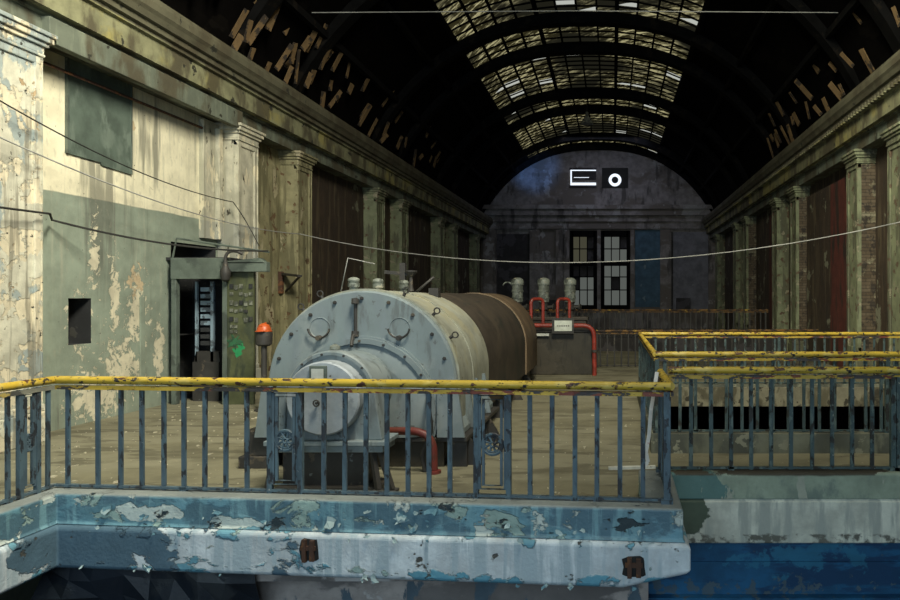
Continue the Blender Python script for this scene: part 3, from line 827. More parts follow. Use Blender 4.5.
# hanging lamp in the roof
r = thing('pendant_lamp', 'small grey pendant lamp hanging under the distant skylight', 'lamp', P(587, 120, 35))
mb = MB(); a = P(587, 112, 35); mb.tube([a, (a.x, a.y, roof_z(a.x) - .1)], .02, 5); mb.build('cord', M['cable_black'], r)
mb = MB(); mb.lathe(P(587, 124, 35), (0, 0, 1), [(0, .32), (.15, .27), (.4, .1), (.6, .07)], 16); mb.build('lamp_shade', M['rail_grey'], r)

# ------------------------------------------------------------------ railings
PZ = {'hand': 1.215, 'bar': 1.155}
def p3(q, z): return Vector((q.x, q.y, z))
def railing(name_label, a, b, bal, panels=(), posts=(), bmat=None, ymat=None, barmat=None, zb=.25, group=None, hand=None, br=.02, hz=1.01):
    """a,b plan points; bal: list of t; panels: (t0,t1); posts: t list"""
    L = (b - a).length; d = (b - a).normalized(); d3 = Vector((d.x, d.y, 0)); n3 = Vector((d.y, -d.x, 0))
    mid = (a + b) / 2
    r = thing('railing', name_label, 'railing', (mid.x, mid.y, zb), group)
    bmat = bmat or M['baluster']; ymat = ymat or M['yellow']; barmat = barmat or M['yellow_bar']
    mb = MB(); mb.tube(hand or [p3(a, zb + hz), p3(b, zb + hz)], .036, 12); mb.build('handrail', ymat, r)
    mb = MB(); mb.beam(p3(a, zb + hz - .067), p3(b, zb + hz - .067), .05, .035); mb.build('flat_bar', barmat, r)
    mb = MB(); mb.beam(p3(a, zb + .025), p3(b, zb + .025), .04, .02); mb.build('bottom_bar', bmat, r)
    for t in bal:
        q = a + d * t; mb = MB(); j = random.uniform(-.004, .004)
        mb.obox(p3(q, zb + .472), d3, n3, (j, 0, 1), br, .009, .467)
        if random.random() < .25: mb.obox(p3(q, zb + .02), d3, n3, (0, 0, 1), br * 1.5, .02, .02)
        mb.build('baluster', bmat, r)
    for t in posts:
        q = a + d * t; mb = MB()
        mb.obox(p3(q, zb + .472), d3, n3, (0, 0, 1), .028, .028, .472); mb.obox(p3(q, zb + .015), d3, n3, (0, 0, 1), .05, .05, .015)
        mb.build('post', bmat, r)
    for (t0, t1) in panels:
        w = t1 - t0
        pm = MB()
        for t in (t0 + .02, t1 - .02): pm.obox(p3(a + d * t, zb + .472), d3, n3, (0, 0, 1), .022, .018, .472)
        panel = pm.build('cast_panel', bmat, r)
        def strip(t, z0, z1, hw=.010): fm.obox(p3(a + d * t, (z0 + z1) / 2), d3, n3, (0, 0, 1), hw, .008, (z1 - z0) / 2)
        def rung(ta, tb, z): fm.obox(p3(a + d * ((ta + tb) / 2), z), d3, n3, (0, 0, 1), abs(tb - ta) / 2, .008, .008)
        for ii, ins in enumerate((.052, .084) if w > .25 else (.05, .07)):
            fm = MB()
            z0, z1 = zb + .03 + ins, zb + .945 - ins
            fm.tube([p3(a + d * (t0 + ins), z0), p3(a + d * (t1 - ins), z0), p3(a + d * (t1 - ins), z1), p3(a + d * (t0 + ins), z1)], .017, 4, True)
            fm.build('panel_frame', bmat, panel)
        c = p3(a + d * ((t0 + t1) / 2), zb + .47); R = min(.09, w * .31)
        rm = MB()
        ring = lambda rr: [c + d3 * (math.cos(2 * PI * k / 20) * rr) + Vector((0, 0, math.sin(2 * PI * k / 20) * rr)) for k in range(20)]
        rm.tube(ring(R), .014, 6, True); rm.tube(ring(R * .74), .008, 5, True); rm.tube(ring(R * .22), .012, 5, True)
        for k in range(8):
            t = PI * k / 4 + .2
            rm.tube([c + d3 * (math.cos(t) * R * .2) + Vector((0, 0, math.sin(t) * R * .2)), c + d3 * (math.cos(t + .25) * R * .95) + Vector((0, 0, math.sin(t + .25) * R * .95))], .011, 5)
        rm.build('rosette', bmat, panel)
    return r
def t_front(px): 
    q = on_front(px, 0, 0.0); return (Vector((q.x, q.y)) - L1).dot(fd)
bal = [t_front(x) for x in (68, 98, 121, 142, 164, 184, 205, 226, 247, 324, 345, 366, 387, 408, 429, 450, 530, 552, 575, 597, 620, 643)]
railing('long yellow topped railing on the front balcony edge before the turbine', L1, R1, bal,
        [(t_front(268), t_front(303)), (t_front(474), t_front(511))], [t_front(667)], hz=.99)
# left return
la = L0; lb = L1 - (L1 - L0).normalized() * .02
LL = (lb - la).length
railing('short railing running toward the viewer at the left edge of the photo', la, lb,
        [LL - x for x in (.055, .47, .66, .86, 1.06, 1.26, 1.46, 1.66, 1.86, 2.06, 2.26, 2.46)] + [.3, .6, .9, 1.2, 1.5], [(LL - .37, LL - .15)], [0.05], barmat=M['rail_grey'], hz=.99)
# right return
railing('short railing joining the front corner back to the right hand railing', R1, R2, [.12, .78, .95], [(.3, .62)], [1.08], hz=.99)
# right railing
RA, RB = Vector((.57, 7.08)), Vector((6.5, 7.08))
tb = [(x - 612) * 7.08 / F - .57 for x in (691, 711, 731, 751, 771, 791, 812, 832, 852, 872)]
tb += [tb[-1] + .42 + .205 * k for k in range(12)]
railing('nearest yellow railing on the right balcony, above the blue girder', RA, RB, tb, [], [(893 - 612) * 7.08 / F - .57, (893 - 612) * 7.08 / F - .52, 5.85], bmat=M['bal_right'])
# pit railings
def even(n, s=.2, o=.12): return [o + s * k for k in range(n)]
A = Vector((.56, 9.05)); B = Vector((6.4, 9.05))
railing('yellow railing on the near kerb of the floor pit', A, B, even(28), [], [.02, 3.0, 5.8], bmat=M['bal_right'])
A2 = Vector((.56, 14.1)); B2 = Vector((6.3, 14.1))
railing('left side railing of the floor pit running away from the viewer', A, A2, even(24), [], [4.95], bmat=M['bal_right'])
railing('far railing of the floor pit in front of the right pilasters', A2, B2, even(28), [], [.02, 2.8, 5.6], bmat=M['bal_right'], barmat=M['yellow_bar'])
# distant railing beyond the pit
A3 = Vector((-.45, 19.9)); B3 = Vector((6.0, 20.4))
railing('rusty dark railing behind the tank and valves deep in the hall', A3, B3, even(31), [], [.02, 6.4], bmat=M['dark_iron'], ymat=M['rust_rail'], barmat=M['rust_rail'], zb=0.02)
A4 = Vector((-4.0, 26)); B4 = Vector((5.8, 26))
railing('rusty railing farthest back before the far gable windows', A4, B4, even(48), [], [.02, 9.7], bmat=M['dark_iron'], ymat=M['rust_rail'], barmat=M['rust_rail'], zb=.5)
mb = MB(); mb.box(-4.2, 6.4, 25.8, 27.2, 0, .5); struct(mb.build('trim_22', M['dark_niche']))
# tape hanging at the corner
mb = MB(); a = P(657, 380, 5.98 + .25); pts = [P(657, 372, 6.35), P(655, 385, 6.3), P(651, 410, 6.28), P(649, 435, 6.3), P(646, 452, 6.3), P(648, 462, 6.3), P(644, 466, 6.3)]
for p, q in zip(pts, pts[1:]): mb.beam(p, q, .034, .003, up=(.2, 1, .1))
tag(mb.build('barrier_tape', M['tape'], base=pts[0]), 'torn white tape hanging from the corner of the yellow railing', 'tape')

# ------------------------------------------------------------------ turbine
TX, TZ, TR = -2.93, .97, 1.11
T = thing('turbine', 'large grey steam turbine with round bolted front and dark brown rear casing', 'turbine', (TX, 12.6, 0))
def drum(mb, secs, zcut=-.60, n=72, cap0=True, cap1=True, straight=False):
    """secs: (y, R). round on top, cut flat at the bottom"""
    rings = []
    for (y, R) in secs:
        a0 = math.asin(max(-1, zcut / TR))
        pts = []
        for i in range(n + 1):
            t = a0 + (PI - 2 * a0) * i / n
            if straight and math.sin(t) < 0: pts.append(Vector((TX + math.copysign(R, math.cos(t)), y, TZ + R * math.sin(t)))); continue
            pts.append(Vector((TX + R * math.cos(t), y, TZ + R * math.sin(t))))
        rings.append(pts)
    m = n + 1
    for ra, rb in zip(rings, rings[1:]):
        v = ra + rb
        mb.add(v, [(i, i + 1, m + i + 1, m + i) for i in range(n)], True)
        mb.add([ra[0], ra[-1], rb[-1], rb[0]], [(0, 1, 2, 3)])
    if cap0: mb.add(rings[0], [tuple(range(m))[::-1]])
    if cap1: mb.add(rings[-1], [tuple(range(m))])
mb = MB(); drum(mb, [(8.2, 1.07), (8.2, 1.085), (8.23, 1.105), (8.30, 1.105)], straight=True); front = mb.build('front_cover', M['grey_paint'], T)
mb = MB(); drum(mb, [(8.30, 1.13), (8.42, 1.13)]); drum(mb, [(8.42, 1.10), (10.4, 1.10)], straight=True); drum(mb, [(9.2, 1.112), (9.26, 1.112)], straight=True); mb.build('grey_casing', M['casing_top'], T)
mb = MB(); drum(mb, [(10.4, 1.085), (10.46, 1.10), (14.8, 1.10)], straight=True); mb.build('brown_casing', M['casing_brown'], T)
mb = MB(); drum(mb, [(14.8, 1.115), (16.95, 1.115), (17.0, 1.09)], straight=True); drum(mb, [(14.78, 1.125), (14.9, 1.125)], straight=True); mb.build('rear_casing', M['casing_end'], T)
# seams
# cover ring and dished cover
def arc_ring(mb, y0, y1, r0, r1, zc=-.6, n=72, dz=0.0):
    a0 = math.asin(zc / r1) if r1 > abs(zc) else -PI / 2
    for i in range(n):
        t0 = a0 + (PI - 2 * a0) * i / n; t1 = a0 + (PI - 2 * a0) * (i + 1) / n
        def q(r, t, y): return (TX + r * math.cos(t), y, TZ + dz + max(zc, r * math.sin(t)))
        v = [q(r0, t0, y0), q(r1, t0, y0), q(r1, t1, y0), q(r0, t1, y0), q(r0, t0, y1), q(r1, t0, y1), q(r1, t1, y1), q(r0, t1, y1)]
        mb.add(v, [(0, 1, 2, 3), (1, 5, 6, 2), (0, 3, 7, 4)], False)
mb = MB(); arc_ring(mb, 8.12, 8.21, .82, .88, -.27, 72, -.33); arc_ring(mb, 8.16, 8.21, .88, .905, -.27, 72, -.33); mb.build('cover_ring', M['grey_paint'], T)
mb = MB(); mb.lathe((TX, 8.21, TZ - .33), (0, -1, 0), [(0, .82), (.05, .82), (.06, .80), (.10, .62)], 64);
mb.v = [(x, y, max(z, TZ - .6)) for (x, y, z) in mb.v]; mb.build('inner_cover', M['grey_paint'], T)
mb = MB(); mb.lathe((TX, 8.0, TZ), (0, -1, 0), [(0, .42), (.55, .42), (.55, .455), (.57, .47), (.70, .47), (.72, .455), (.72, .425), (.70, .42), (.70, .36)], 64); mb.build('bearing_housing', M['grey_paint'], T)
mb = MB(); mb.lathe((TX, 7.32, TZ), (0, -1, 0), [(0, .375), (.22, .375), (.24, .36), (.24, .001)], 64); disc = mb.build('bearing_cover', layered('bearing_cover_paint', (.33, .37, .40), [dict(col=(.25, .29, .32), scale=4, thr=.55, soft=.05), dict(col=(.12, .12, .11), scale=9, thr=.69)], rough=.5, bump=.2), T)
for k in range(12):
    mb = MB(); t = 2 * PI * k / 12 + .2; mb.cyl((TX + .44 * math.cos(t), 7.30, TZ + .44 * math.sin(t)), (TX + .44 * math.cos(t), 7.262, TZ + .44 * math.sin(t)), .012, 6)
    mb.build('cover_bolt', M['dark_iron'], disc)
mb = MB(); a = P(309, 383, 7.05); b = P(326, 366, 7.05); mb.box(a.x, b.x, 7.05, 7.2, a.z, b.z); pl = mb.build('name_plate', M['booth'], T, bevel=.006)
mb = MB(); mb.box(a.x + .025, b.x - .025, 7.042, 7.052, a.z + .03, b.z - .03); mb.build('plate_face', M['white'], pl)
mb = MB(); c = P(317, 403, 7.05); mb.tube([c + Vector((math.cos(t) * .03, -.02, math.sin(t) * .03)) for t in [2 * PI * k / 12 for k in range(12)]], .008, 5, True); mb.cyl(c + Vector((0, .03, 0)), c + Vector((0, -.03, 0)), .012); mb.build('drain_cock', M['dark_iron'], T)
# bolts on the rim
for k in range(13):
    t = -.32 + (PI + .64) * k / 12
    c = Vector((TX + 1.015 * math.cos(t), 8.2, TZ + 1.015 * math.sin(t)))
    mb = MB(); mb.cyl(c, c + Vector((0, -.018, 0)), .023, 6, smooth=False); mb.cyl(c + Vector((0, -.018, 0)), c + Vector((0, -.028, 0)), .013, 8); mb.build('bolt', M['dark_iron'], T)
for k in range(11):
    t = -.1 + (PI + .2) * k / 10
    c = Vector((TX + .85 * math.cos(t), 8.12, TZ - .33 + .85 * math.sin(t)))
    if c.z < .45: continue
    mb = MB(); mb.cyl(c, c + Vector((0, -.018, 0)), .016, 6, smooth=False); mb.build('ring_bolt', M['dark_iron'], T)
# lifting rings and cover circles
for px in (319, 399):
    c = P(px, 328, 8.17)
    mb = MB(); mb.lathe(c + Vector((0, .048, 0)), (0, -1, 0), [(0, .125), (.02, .122), (.025, .118), (.02, .113), (.0, .11)], 32, True, False)
    mb.build('cover_boss', M['grey_paint'], T)
    mb = MB(); mb.tube([c + Vector((math.cos(t) * .125, -.015, math.sin(t) * .115)) for t in [PI * 1.02 + PI * .96 * k / 16 for k in range(17)]], .011, 6)
    mb.cyl(c + Vector((0, .03, -.115)), c + Vector((0, -.045, -.115)), .03, 8); mb.build('lifting_ring', M['dark_iron'], T)
# vertical seam with oil pipe
mb = MB(); x = TX - .06
mb.tube([(x, 8.16, TZ + 1.02), (x, 8.16, TZ + .62), (x, 8.06, TZ + .56), (x + .02, 7.98, TZ + .47)], .02, 8)
for z in (.98, .60): mb.cyl((x, 8.14, TZ + z - .03), (x, 8.15, TZ + z + .03), .042, 10)
mb.build('oil_pipe', M['dark_iron'], T)
mb = MB(); c = P(335, 349, 7.5); mb.lathe(c + Vector((0, 0, -.08)), (0, 0, 1), [(0, .03), (.05, .035), (.08, .055), (.11, .05), (.13, .02), (.131, .001)], 14); mb.build('oil_cap', M['valve'], T)
# vent caps on the crown
for (x, y) in ((-3.11, 8.43), (-3.0, 8.98), (-2.93, 9.85)):
    mb = MB(); mb.lathe((x, y, TZ + 1.06), (0, 0, 1), [(0, .05), (.09, .05), (.09, .068), (.14, .068), (.14, .06), (.17, .07), (.19, .064), (.205, .04), (.21, .001)], 18)
    mb.build('vent_cap', M['valve'], T)
# eye bolts and stubs along the front flange
for t in (2.28, 2.05, 1.17, .8, .5):
    c = Vector((TX + 1.13 * math.cos(t), 8.36, TZ + 1.13 * math.sin(t))); u = Vector((math.cos(t), 0, math.sin(t)))
    mb = MB(); mb.cyl(c, c + u * .045, .02, 8); mb.tube([c + u * (.075 + .035 * math.cos(k * PI / 6)) + Vector((0, 1, 0)) * (.0) + u.cross(Vector((0, 1, 0))) * (.035 * math.sin(k * PI / 6)) for k in range(12)], .009, 5, True)
    mb.build('eye_bolt', M['dark_iron'], T)
# bits on the crown
mb = MB(); mb.tube([P(341, 291, 9.0), P(348, 258, 9.0), P(375, 264, 9.1)], .008, 6); mb.build('bent_rod', M['cable_white'], T)
mb = MB(); c = P(411, 276, 10.2); mb.lathe(c + Vector((0, 0, -.22)), (0, 0, 1), [(0, .05), (.05, .03), (.2, .025), (.28, .09), (.3, .09)], 14)
mb.beam(P(385, 272, 10.2), P(408, 274, 10.2), .06, .05); mb.beam(P(403, 280, 10.2), P(403, 263, 10.2), .08, .08); mb.build('lever_gear', M['dark_iron'], T)
mb = MB(); mb.cyl((-2.93, 10.25, TZ + 1.05), P(434, 277, 10.25) * 1.0, .02, 8); mb.box(-2.66, -2.52, 10.15, 10.3, TZ + 1.02, TZ + 1.16); mb.build('stub_valve', M['dark_iron'], T)
# lower skirt, ribs and feet
for s_ in (-1, 1):
    mb = MB()
    mb.prism([(.90, -.60), (1.16, -.60), (1.16, -.54), (1.02, -.30), (.98, -.1), (1.09, -.05), (.9, -.05)], lambda a, b, t: (TX + s_ * a, t, TZ + b), 8.22, 10.4)
    for y in (8.12, 8.75, 9.3, 9.85):
        mb.prism([(.9, -.60), (1.22, -.60), (1.14, -.05), (.9, -.05)], lambda a, b, t: (TX + s_ * a, t, TZ + b), y, y + .05)
    mb.build('side_skirt', M['grey_paint'], T)
mb = MB(); mb.box(TX - 1.2, TX + 1.24, 8.15, 10.5, .31, .36); mb.box(TX - .98, TX + .98, 10.5, 17, .31, .365); mb.build('base_plate', M['dark_iron'], T, bevel=.008)
mb = MB(); mb.box(TX - .95, TX + .95, 8.25, 16.9, 0, .31); mb.build('base_core', M['tank'], T)
for s_ in (-1, 1):
    for y in (8.25, 9.6, 11.5, 13.5, 15.5):
        fx = 1.12 if y < 10 else .9
        mb = MB(); mb.box(TX + s_ * fx - .10, TX + s_ * fx + .10, y, y + .22, 0, .31)
        mb.prism([(0, 0), (.22, 0), (.05, .31), (0, .31)], lambda a, b, t: (TX + s_ * (fx + .08 + a), t, b), y + .08, y + .13)
        mb.build('foot', M['dark_iron'], T)
mb = MB(); a = P(246, 465, 8.25); b = P(270, 430, 8.25); mb.box(a.x, b.x, 8.2, 8.9, .14, b.z); mb.box(a.x - .04, b.x, 8.15, 8.95, 0, .14); mb.build('side_bearer', M['dark_iron'], T, bevel=.01)
# bearing pedestal
mb = MB()
mb.prism([(-.55, -.50), (.55, -.50), (.50, -.2), (.47, .0), (.45, .05), (-.45, .05), (-.47, 0), (-.50, -.2)], lambda a, b, t: (TX + a, t, TZ + b), 7.22, 7.55)
mb.build('pedestal', M['grey_paint'], T, bevel=.02)
mb = MB(); mb.prism([(.41, .14), (.48, .14), (.57, -.44), (.43, -.44)], lambda a, b, t: (TX + a, t, TZ + b), 7.18, 7.40); mb.build('pedestal_cheek', M['grey_paint'], T, bevel=.012)
mb = MB(); mb.prism([(-.41, .14), (-.48, .14), (-.57, -.44), (-.43, -.44)], lambda a, b, t: (TX + a, t, TZ + b), 7.18, 7.40); mb.build('pedestal_cheek', M['grey_paint'], T, bevel=.012)
mb = MB(); mb.box(TX - .62, TX + .62, 7.12, 7.58, TZ - .49, TZ - .44); mb.box(TX - .59, TX + .59, 7.15, 7.55, TZ - .56, TZ - .49); mb.build('pedestal_plate', M['grey_paint'], T, bevel=.008)
mb = MB(); mb.box(TX - .50, TX + .38, 7.3, 7.55, 0, TZ - .56); mb.box(TX - .53, TX + .53, 7.2, 7.58, 0, .04); mb.build('pedestal_base', M['dark_iron'], T)
for (x, l) in ((-.54, -.06), (.46, .08), (.54, .14)):
    mb = MB(); mb.beam((TX + x, 7.22, TZ - .56), (TX + x + l, 7.16, .03), .05, .05); mb.box(TX + x + l - .05, TX + x + l + .05, 7.1, 7.24, 0, .03); mb.build('pedestal_leg', M['dark_iron'], T)
for k in range(3):
    c = Vector((TX - .2 + k * .2, 7.34, .22)); mb = MB(); mb.cyl(c, c + Vector((0, -.03, 0)), .04, 8); mb.build('plug', M['grey_paint'], T)
# hose on the right side, dull red drain pipe
pts = bend([P(389, 431, 7.9), P(424, 432, 7.85), P(434, 448, 7.85), P(434, 473, 7.85)], .18)
pts = bend([P(386, 431, 8.0), P(420, 431, 7.9), P(433, 440, 7.9), Vector((P(434, 473, 7.95).x, 7.95, .0))], .12)
mb = MB(); mb.tube(pts, .045, 12); mb.cyl(pts[-1], pts[-1] + Vector((0, 0, .03)), .08, 14); mb.build('drain_pipe', M['dull_red'], T)
mb = MB()
mb.tube(bend([(TX + .8, 8.15, .9), (TX + .85, 7.9, .8), (TX + .9, 7.9, .5), (TX + .75, 8.0, .2), (TX + .8, 8, 0)], .1), .025, 8)
mb.build('oil_hose', M['dark_iron'], T)

# ------------------------------------------------------------------ tank, valves, red pipes
r = thing('oil_tank', 'dark olive rectangular oil tank behind the turbine', 'tank', (-1.25, 18.6, 0))
mb = MB(); mb.box(-2.12, -.5, 18.0, 19.0, 0, 1.10); mb.build('tank_body', M['tank'], r, bevel=.02)
mb = MB(); mb.box(-2.16, -.46, 17.96, 19.04, 1.10, 1.15); mb.build('tank_lid', M['dark_iron'], r, bevel=.01)
mb = MB(); a = P(533, 336, 17.93); b = P(549, 333.5, 17.93); mb.box(a.x, b.x, 17.9, 17.96, a.z, b.z); mb.build('white_strip', M['white'], r)
r = thing('notice_board', 'small white framed notice in front of the red pipe', 'sign', P(563, 334, 17.8))
mb = MB(); a = P(552, 333.5, 17.8); b = P(574, 318, 17.8); mb.box(a.x, b.x, 17.78, 17.82, a.z, b.z); mb.build('board_frame', M['dark_iron'], r)
mb = MB(); a = P(554.5, 331, 17.8); b = P(572, 320.5, 17.8); mb.box(a.x, b.x, 17.765, 17.79, a.z, b.z); mb.build('board_face', layered('notice_face', (.62, .66, .58), []), r)
mb = MB(); a = P(557, 326.5, 17.76); b = P(570, 325.3, 17.76)
for k in range(6):
    x = a.x + (b.x - a.x) * k / 6; mb.box(x, x + (b.x - a.x) * .11, 17.758, 17.77, a.z, b.z)
mb.build('faded_line', M['rail_grey'], r)
r = thing('valve_chest', 'low dark valve chest carrying the three relief valves', 'valve chest', (-1.8, 19.5, 0))
mb = MB(); mb.box(-3.0, -.7, 19.1, 19.75, 0, 1.42); mb.box(-3.05, -.65, 19.06, 19.8, 1.36, 1.46); mb.build('chest_body', M['casing_brown'], r, bevel=.02)
labs = ['ribbed grey relief valve, leftmost of the three, beside a curved hook pipe', 'ribbed grey relief valve, middle of the three above the tank', 'ribbed grey relief valve, rightmost of the three, nearest the far window']
for px, lab in zip((517.5, 543.7, 570), labs):
    x = (px - 612) * 19.4 / F
    r = thing('relief_valve', lab, 'valve', (x, 19.4, 1.46), 'three relief valves behind the turbine')
    mb = MB(); mb.lathe((x, 19.4, 1.46), (0, 0, 1), [(0, .17), (.05, .17), (.05, .11), (.16, .10), (.2, .16), (.26, .16), (.26, .12), (.36, .12), (.4, .15)], 20); mb.build('valve_body', M['dark_iron'], r)
    mb = MB(); mb.lathe((x, 19.4, 1.86), (0, 0, 1), [(0, .15), (.1, .15), (.1, .165), (.14, .165), (.14, .15), (.28, .15), (.28, .165), (.32, .165), (.34, .15), (.48, .15)], 20); mb.build('spring_housing', M['valve'], r)
    mb = MB(); mb.lathe((x, 19.4, 2.34), (0, 0, 1), [(0, .175), (.10, .175), (.14, .16), (.19, .09), (.2, .001)], 20); mb.build('valve_cap', M['valve'], r)
    if px < 520:
        mb = MB(); c = Vector((x - .2, 19.4, 2.18)); mb.tube([c + Vector((.13 * math.cos(t) - .08, 0, .13 * math.sin(t) + .1)) for t in [.2 + 2.6 * k / 10 for k in range(11)]], .02, 6); mb.build('hook_pipe', M['valve'], r)
    mb = MB(); mb.lathe((x + .12, 19.32, 1.72), (1, -.3, 0), [(0, .05), (.15, .05), (.15, .09), (.19, .09)], 12); mb.build('side_flange', M['dark_iron'], r)
r = thing('red_pipework', 'bright red pipe with two upright loops beside the dark oil tank', 'pipe', (P(600, 400, 17.7).x, 17.85, 0))
mb = MB(); e = P(595, 345, 17.85); mb.tube(bend([P(528, 325.5, 17.85), P(594, 325.5, 17.85), Vector((P(594.5, 340, 17.85).x, 17.85, 0))], .3), .058, 12); mb.build('main_pipe', M['red_pipe'], r)
for (x0, x1) in ((531, 543), (557.5, 569.5)):
    mb = MB(); mb.tube(bend([P(x0, 325, 17.85), P(x0, 299, 17.85), P(x1, 299, 18.1), P(x1, 326, 18.1)], .12), .042, 10); mb.build('loop_pipe', M['red_pipe'], r)
mb = MB(); mb.lathe((P(594.5, 340, 17.85).x, 17.85, P(590, 352, 17.85).z), (0, 0, 1), [(0, .09), (.06, .09)], 14); mb.build('pipe_flange', M['dark_iron'], r)

# ------------------------------------------------------------------ control booth
BY = 13.0
BT = thing('control_booth', 'green grey control booth with an open front and gauge panel against the left wall', 'booth', (-7.4, BY, 0))
k = BY / F
X = lambda px: (px - 612) * k
Z = lambda py: EYE - (py - 297) * k
mb = MB(); mb.box(X(171), X(176), BY, BY + .12, 0, Z(258)); mb.build('frame_post', M['booth'], BT, bevel=.008)
mb = MB(); mb.box(X(222), X(226.5), BY, BY + .12, 0, Z(258)); mb.build('frame_post', M['booth'], BT, bevel=.008)
mb = MB(); mb.box(X(171), X(224), BY - .02, BY + .12, Z(279), Z(258)); mb.build('header', M['booth'], BT, bevel=.008)
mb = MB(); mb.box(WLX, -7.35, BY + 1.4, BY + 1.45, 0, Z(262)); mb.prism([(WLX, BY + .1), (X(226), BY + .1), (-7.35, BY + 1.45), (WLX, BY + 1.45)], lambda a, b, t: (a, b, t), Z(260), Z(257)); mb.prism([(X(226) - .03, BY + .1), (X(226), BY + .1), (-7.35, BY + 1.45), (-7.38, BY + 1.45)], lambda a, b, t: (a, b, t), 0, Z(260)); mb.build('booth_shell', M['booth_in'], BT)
pn = MB(); pn.box(X(226.5), X(253), BY + .02, BY + .08, 0, Z(272)); panel = pn.build('gauge_panel', M['booth_panel'], BT, bevel=.005)
for j in range(5):
    for i in range(5):
        if (i + j * 2) % 7 == 3: continue
        px = 229.5 + i * 4.8; py = 284 + j * 8.2 + (i % 2)
        big = .055 if (j < 3) else .045
        mb = MB(); mb.box(X(px), X(px) + .062, BY + .0, BY + .03, Z(py) - .085 * (.7 if j % 2 else 1), Z(py)); mb.build('gauge', M['gauge_face'] if (i * 3 + j) % 4 else M['booth_in'], panel)
for i in range(2):
    for j in range(2):
        mb = MB(); mb.box(X(230 + i * 4), X(230 + i * 4) + .055, BY, BY + .03, Z(325 + j * 5) - .06, Z(325 + j * 5)); mb.build('switch', M['gauge_face'], panel)
# green paint splash
mb = MB(); pts = []
for i in range(26):
    t = 2 * PI * i / 26; rr = .085 + (.07 if i % 4 == 0 else random.uniform(-.03, .03)); pts.append((math.cos(t) * rr * 1.1, math.sin(t) * rr))
mb.prism(pts, lambda a, b, t: (X(234) + a, t, Z(342) + b), BY + .012, BY + .022)
mb.build('green_splash', layered('green_splash_paint', (.025, .115, .05), [dict(col=(.02, .06, .03), scale=14, thr=.52)]), panel)
# beam and lamp fittings over the booth
mb = MB(); mb.box(X(224), X(269), BY - .1, BY + .05, Z(272), Z(262)); mb.prism([(X(224), Z(262)), (X(262), Z(258)), (X(269), Z(264)), (X(224), Z(264))], lambda a, b, t: (a, t, b), BY - .1, BY + .05); mb.build('canopy_beam', M['booth'], BT, bevel=.01)
mb = MB(); mb.lathe((X(229), BY - .12, Z(282)), (0, 0, 1), [(0, .02), (.04, .07), (.12, .09), (.2, .09), (.28, .05), (.36, .04)], 16); mb.tube(bend([(X(229), BY - .12, Z(266)), (X(229), BY - .12, Z(254)), (X(236), BY - .1, Z(250)), (X(244), BY - .05, Z(254))], .1), .03, 8); mb.build('lamp_housing', M['dark_iron'], BT)
mb = MB(); mb.tube([(X(171), BY + .05, Z(258)), (X(175), BY + .05, Z(238)), (X(268), BY + .05, Z(252))], .02, 6); mb.build('roof_edge', M['booth'], BT)
# rack and cabinets inside
rk = MB(); rk.box(X(179), X(181), BY + .5, BY + .56, .0, Z(281)); rk.box(X(195), X(198), BY + .5, BY + .56, .0, Z(281)); rack = rk.build('rack_frame', M['blue_metal'], BT)
for j in range(9):
    mb = MB(); mb.box(X(183), X(194), BY + .55, BY + .62, Z(287 + j * 7) - .08, Z(287 + j * 7)); mb.build('rack_module', M['blue_metal'] if j < 6 else M['booth_in'], rack)
mb = MB(); mb.box(X(206), X(207), BY + .9, BY + .94, .0, Z(300)); mb.box(X(206), X(222), BY + .9, BY + .94, Z(301), Z(300)); mb.box(X(206), X(222), BY + .9, BY + .94, Z(318), Z(317)); mb.box(X(206), X(222), BY + .9, BY + .94, Z(337), Z(336)); mb.build('cabinet_frame', M['blue_metal'], BT)
mb = MB(); mb.box(X(207), X(222), BY + .95, BY + 1.0, 0, Z(301)); mb.build('cabinet_door', M['booth'], BT)
mb = MB(); mb.box(X(178), X(205), BY + .45, BY + .95, 0, .75); mb.prism([(X(178), .75), (X(205), .75), (X(203), .95), (X(180), .95)], lambda a, b, t: (a, t, b), BY + .5, BY + .9); mb.build('desk', M['dark_iron'], BT)
# orange helmet on post
D = 12.3
r = thing('instrument_post', 'grey round instrument box on a post between the booth and the turbine', 'post', (P(264, 300, D).x, D, 0))
x = P(264, 300, D).x; zt = P(264, 331.5, D).z; zb = P(264, 346, D).z
mb = MB(); mb.lathe((x, D, zb), (0, 0, 1), [(0, .09), (.03, .13), (zt - zb - .04, .14), (zt - zb, .13)], 20); mb.build('round_box', M['dark_iron'], r)
mb = MB(); mb.cyl((x, D, 0), (x, D, zb), .05, 12); mb.lathe((x, D, 0), (0, 0, 1), [(0, .16), (.03, .16)], 16); mb.build('post_tube', M['dark_iron'], r)
r = thing('hard_hat', 'orange hard hat resting on the grey instrument post', 'hard hat', (x, D, zt))
mb = MB(); mb.lathe((x, D, zt), (0, 0, 1), [(0, .135), (.012, .135), (.02, .118), (.07, .108), (.115, .08), (.14, .045), (.15, .001)], 28); mb.build('shell', M['orange'], r)
mb = MB(); mb.beam((x, D - .1, zt + .09), (x, D + .06, zt + .15), .03, .02); mb.prism([(-.09, 0), (.09, 0), (.07, -.06), (-.07, -.06)], lambda a, b, t: (x + a, D - .12 + b, zt + t), .004, .014); mb.build('crest', M['orange'], r)

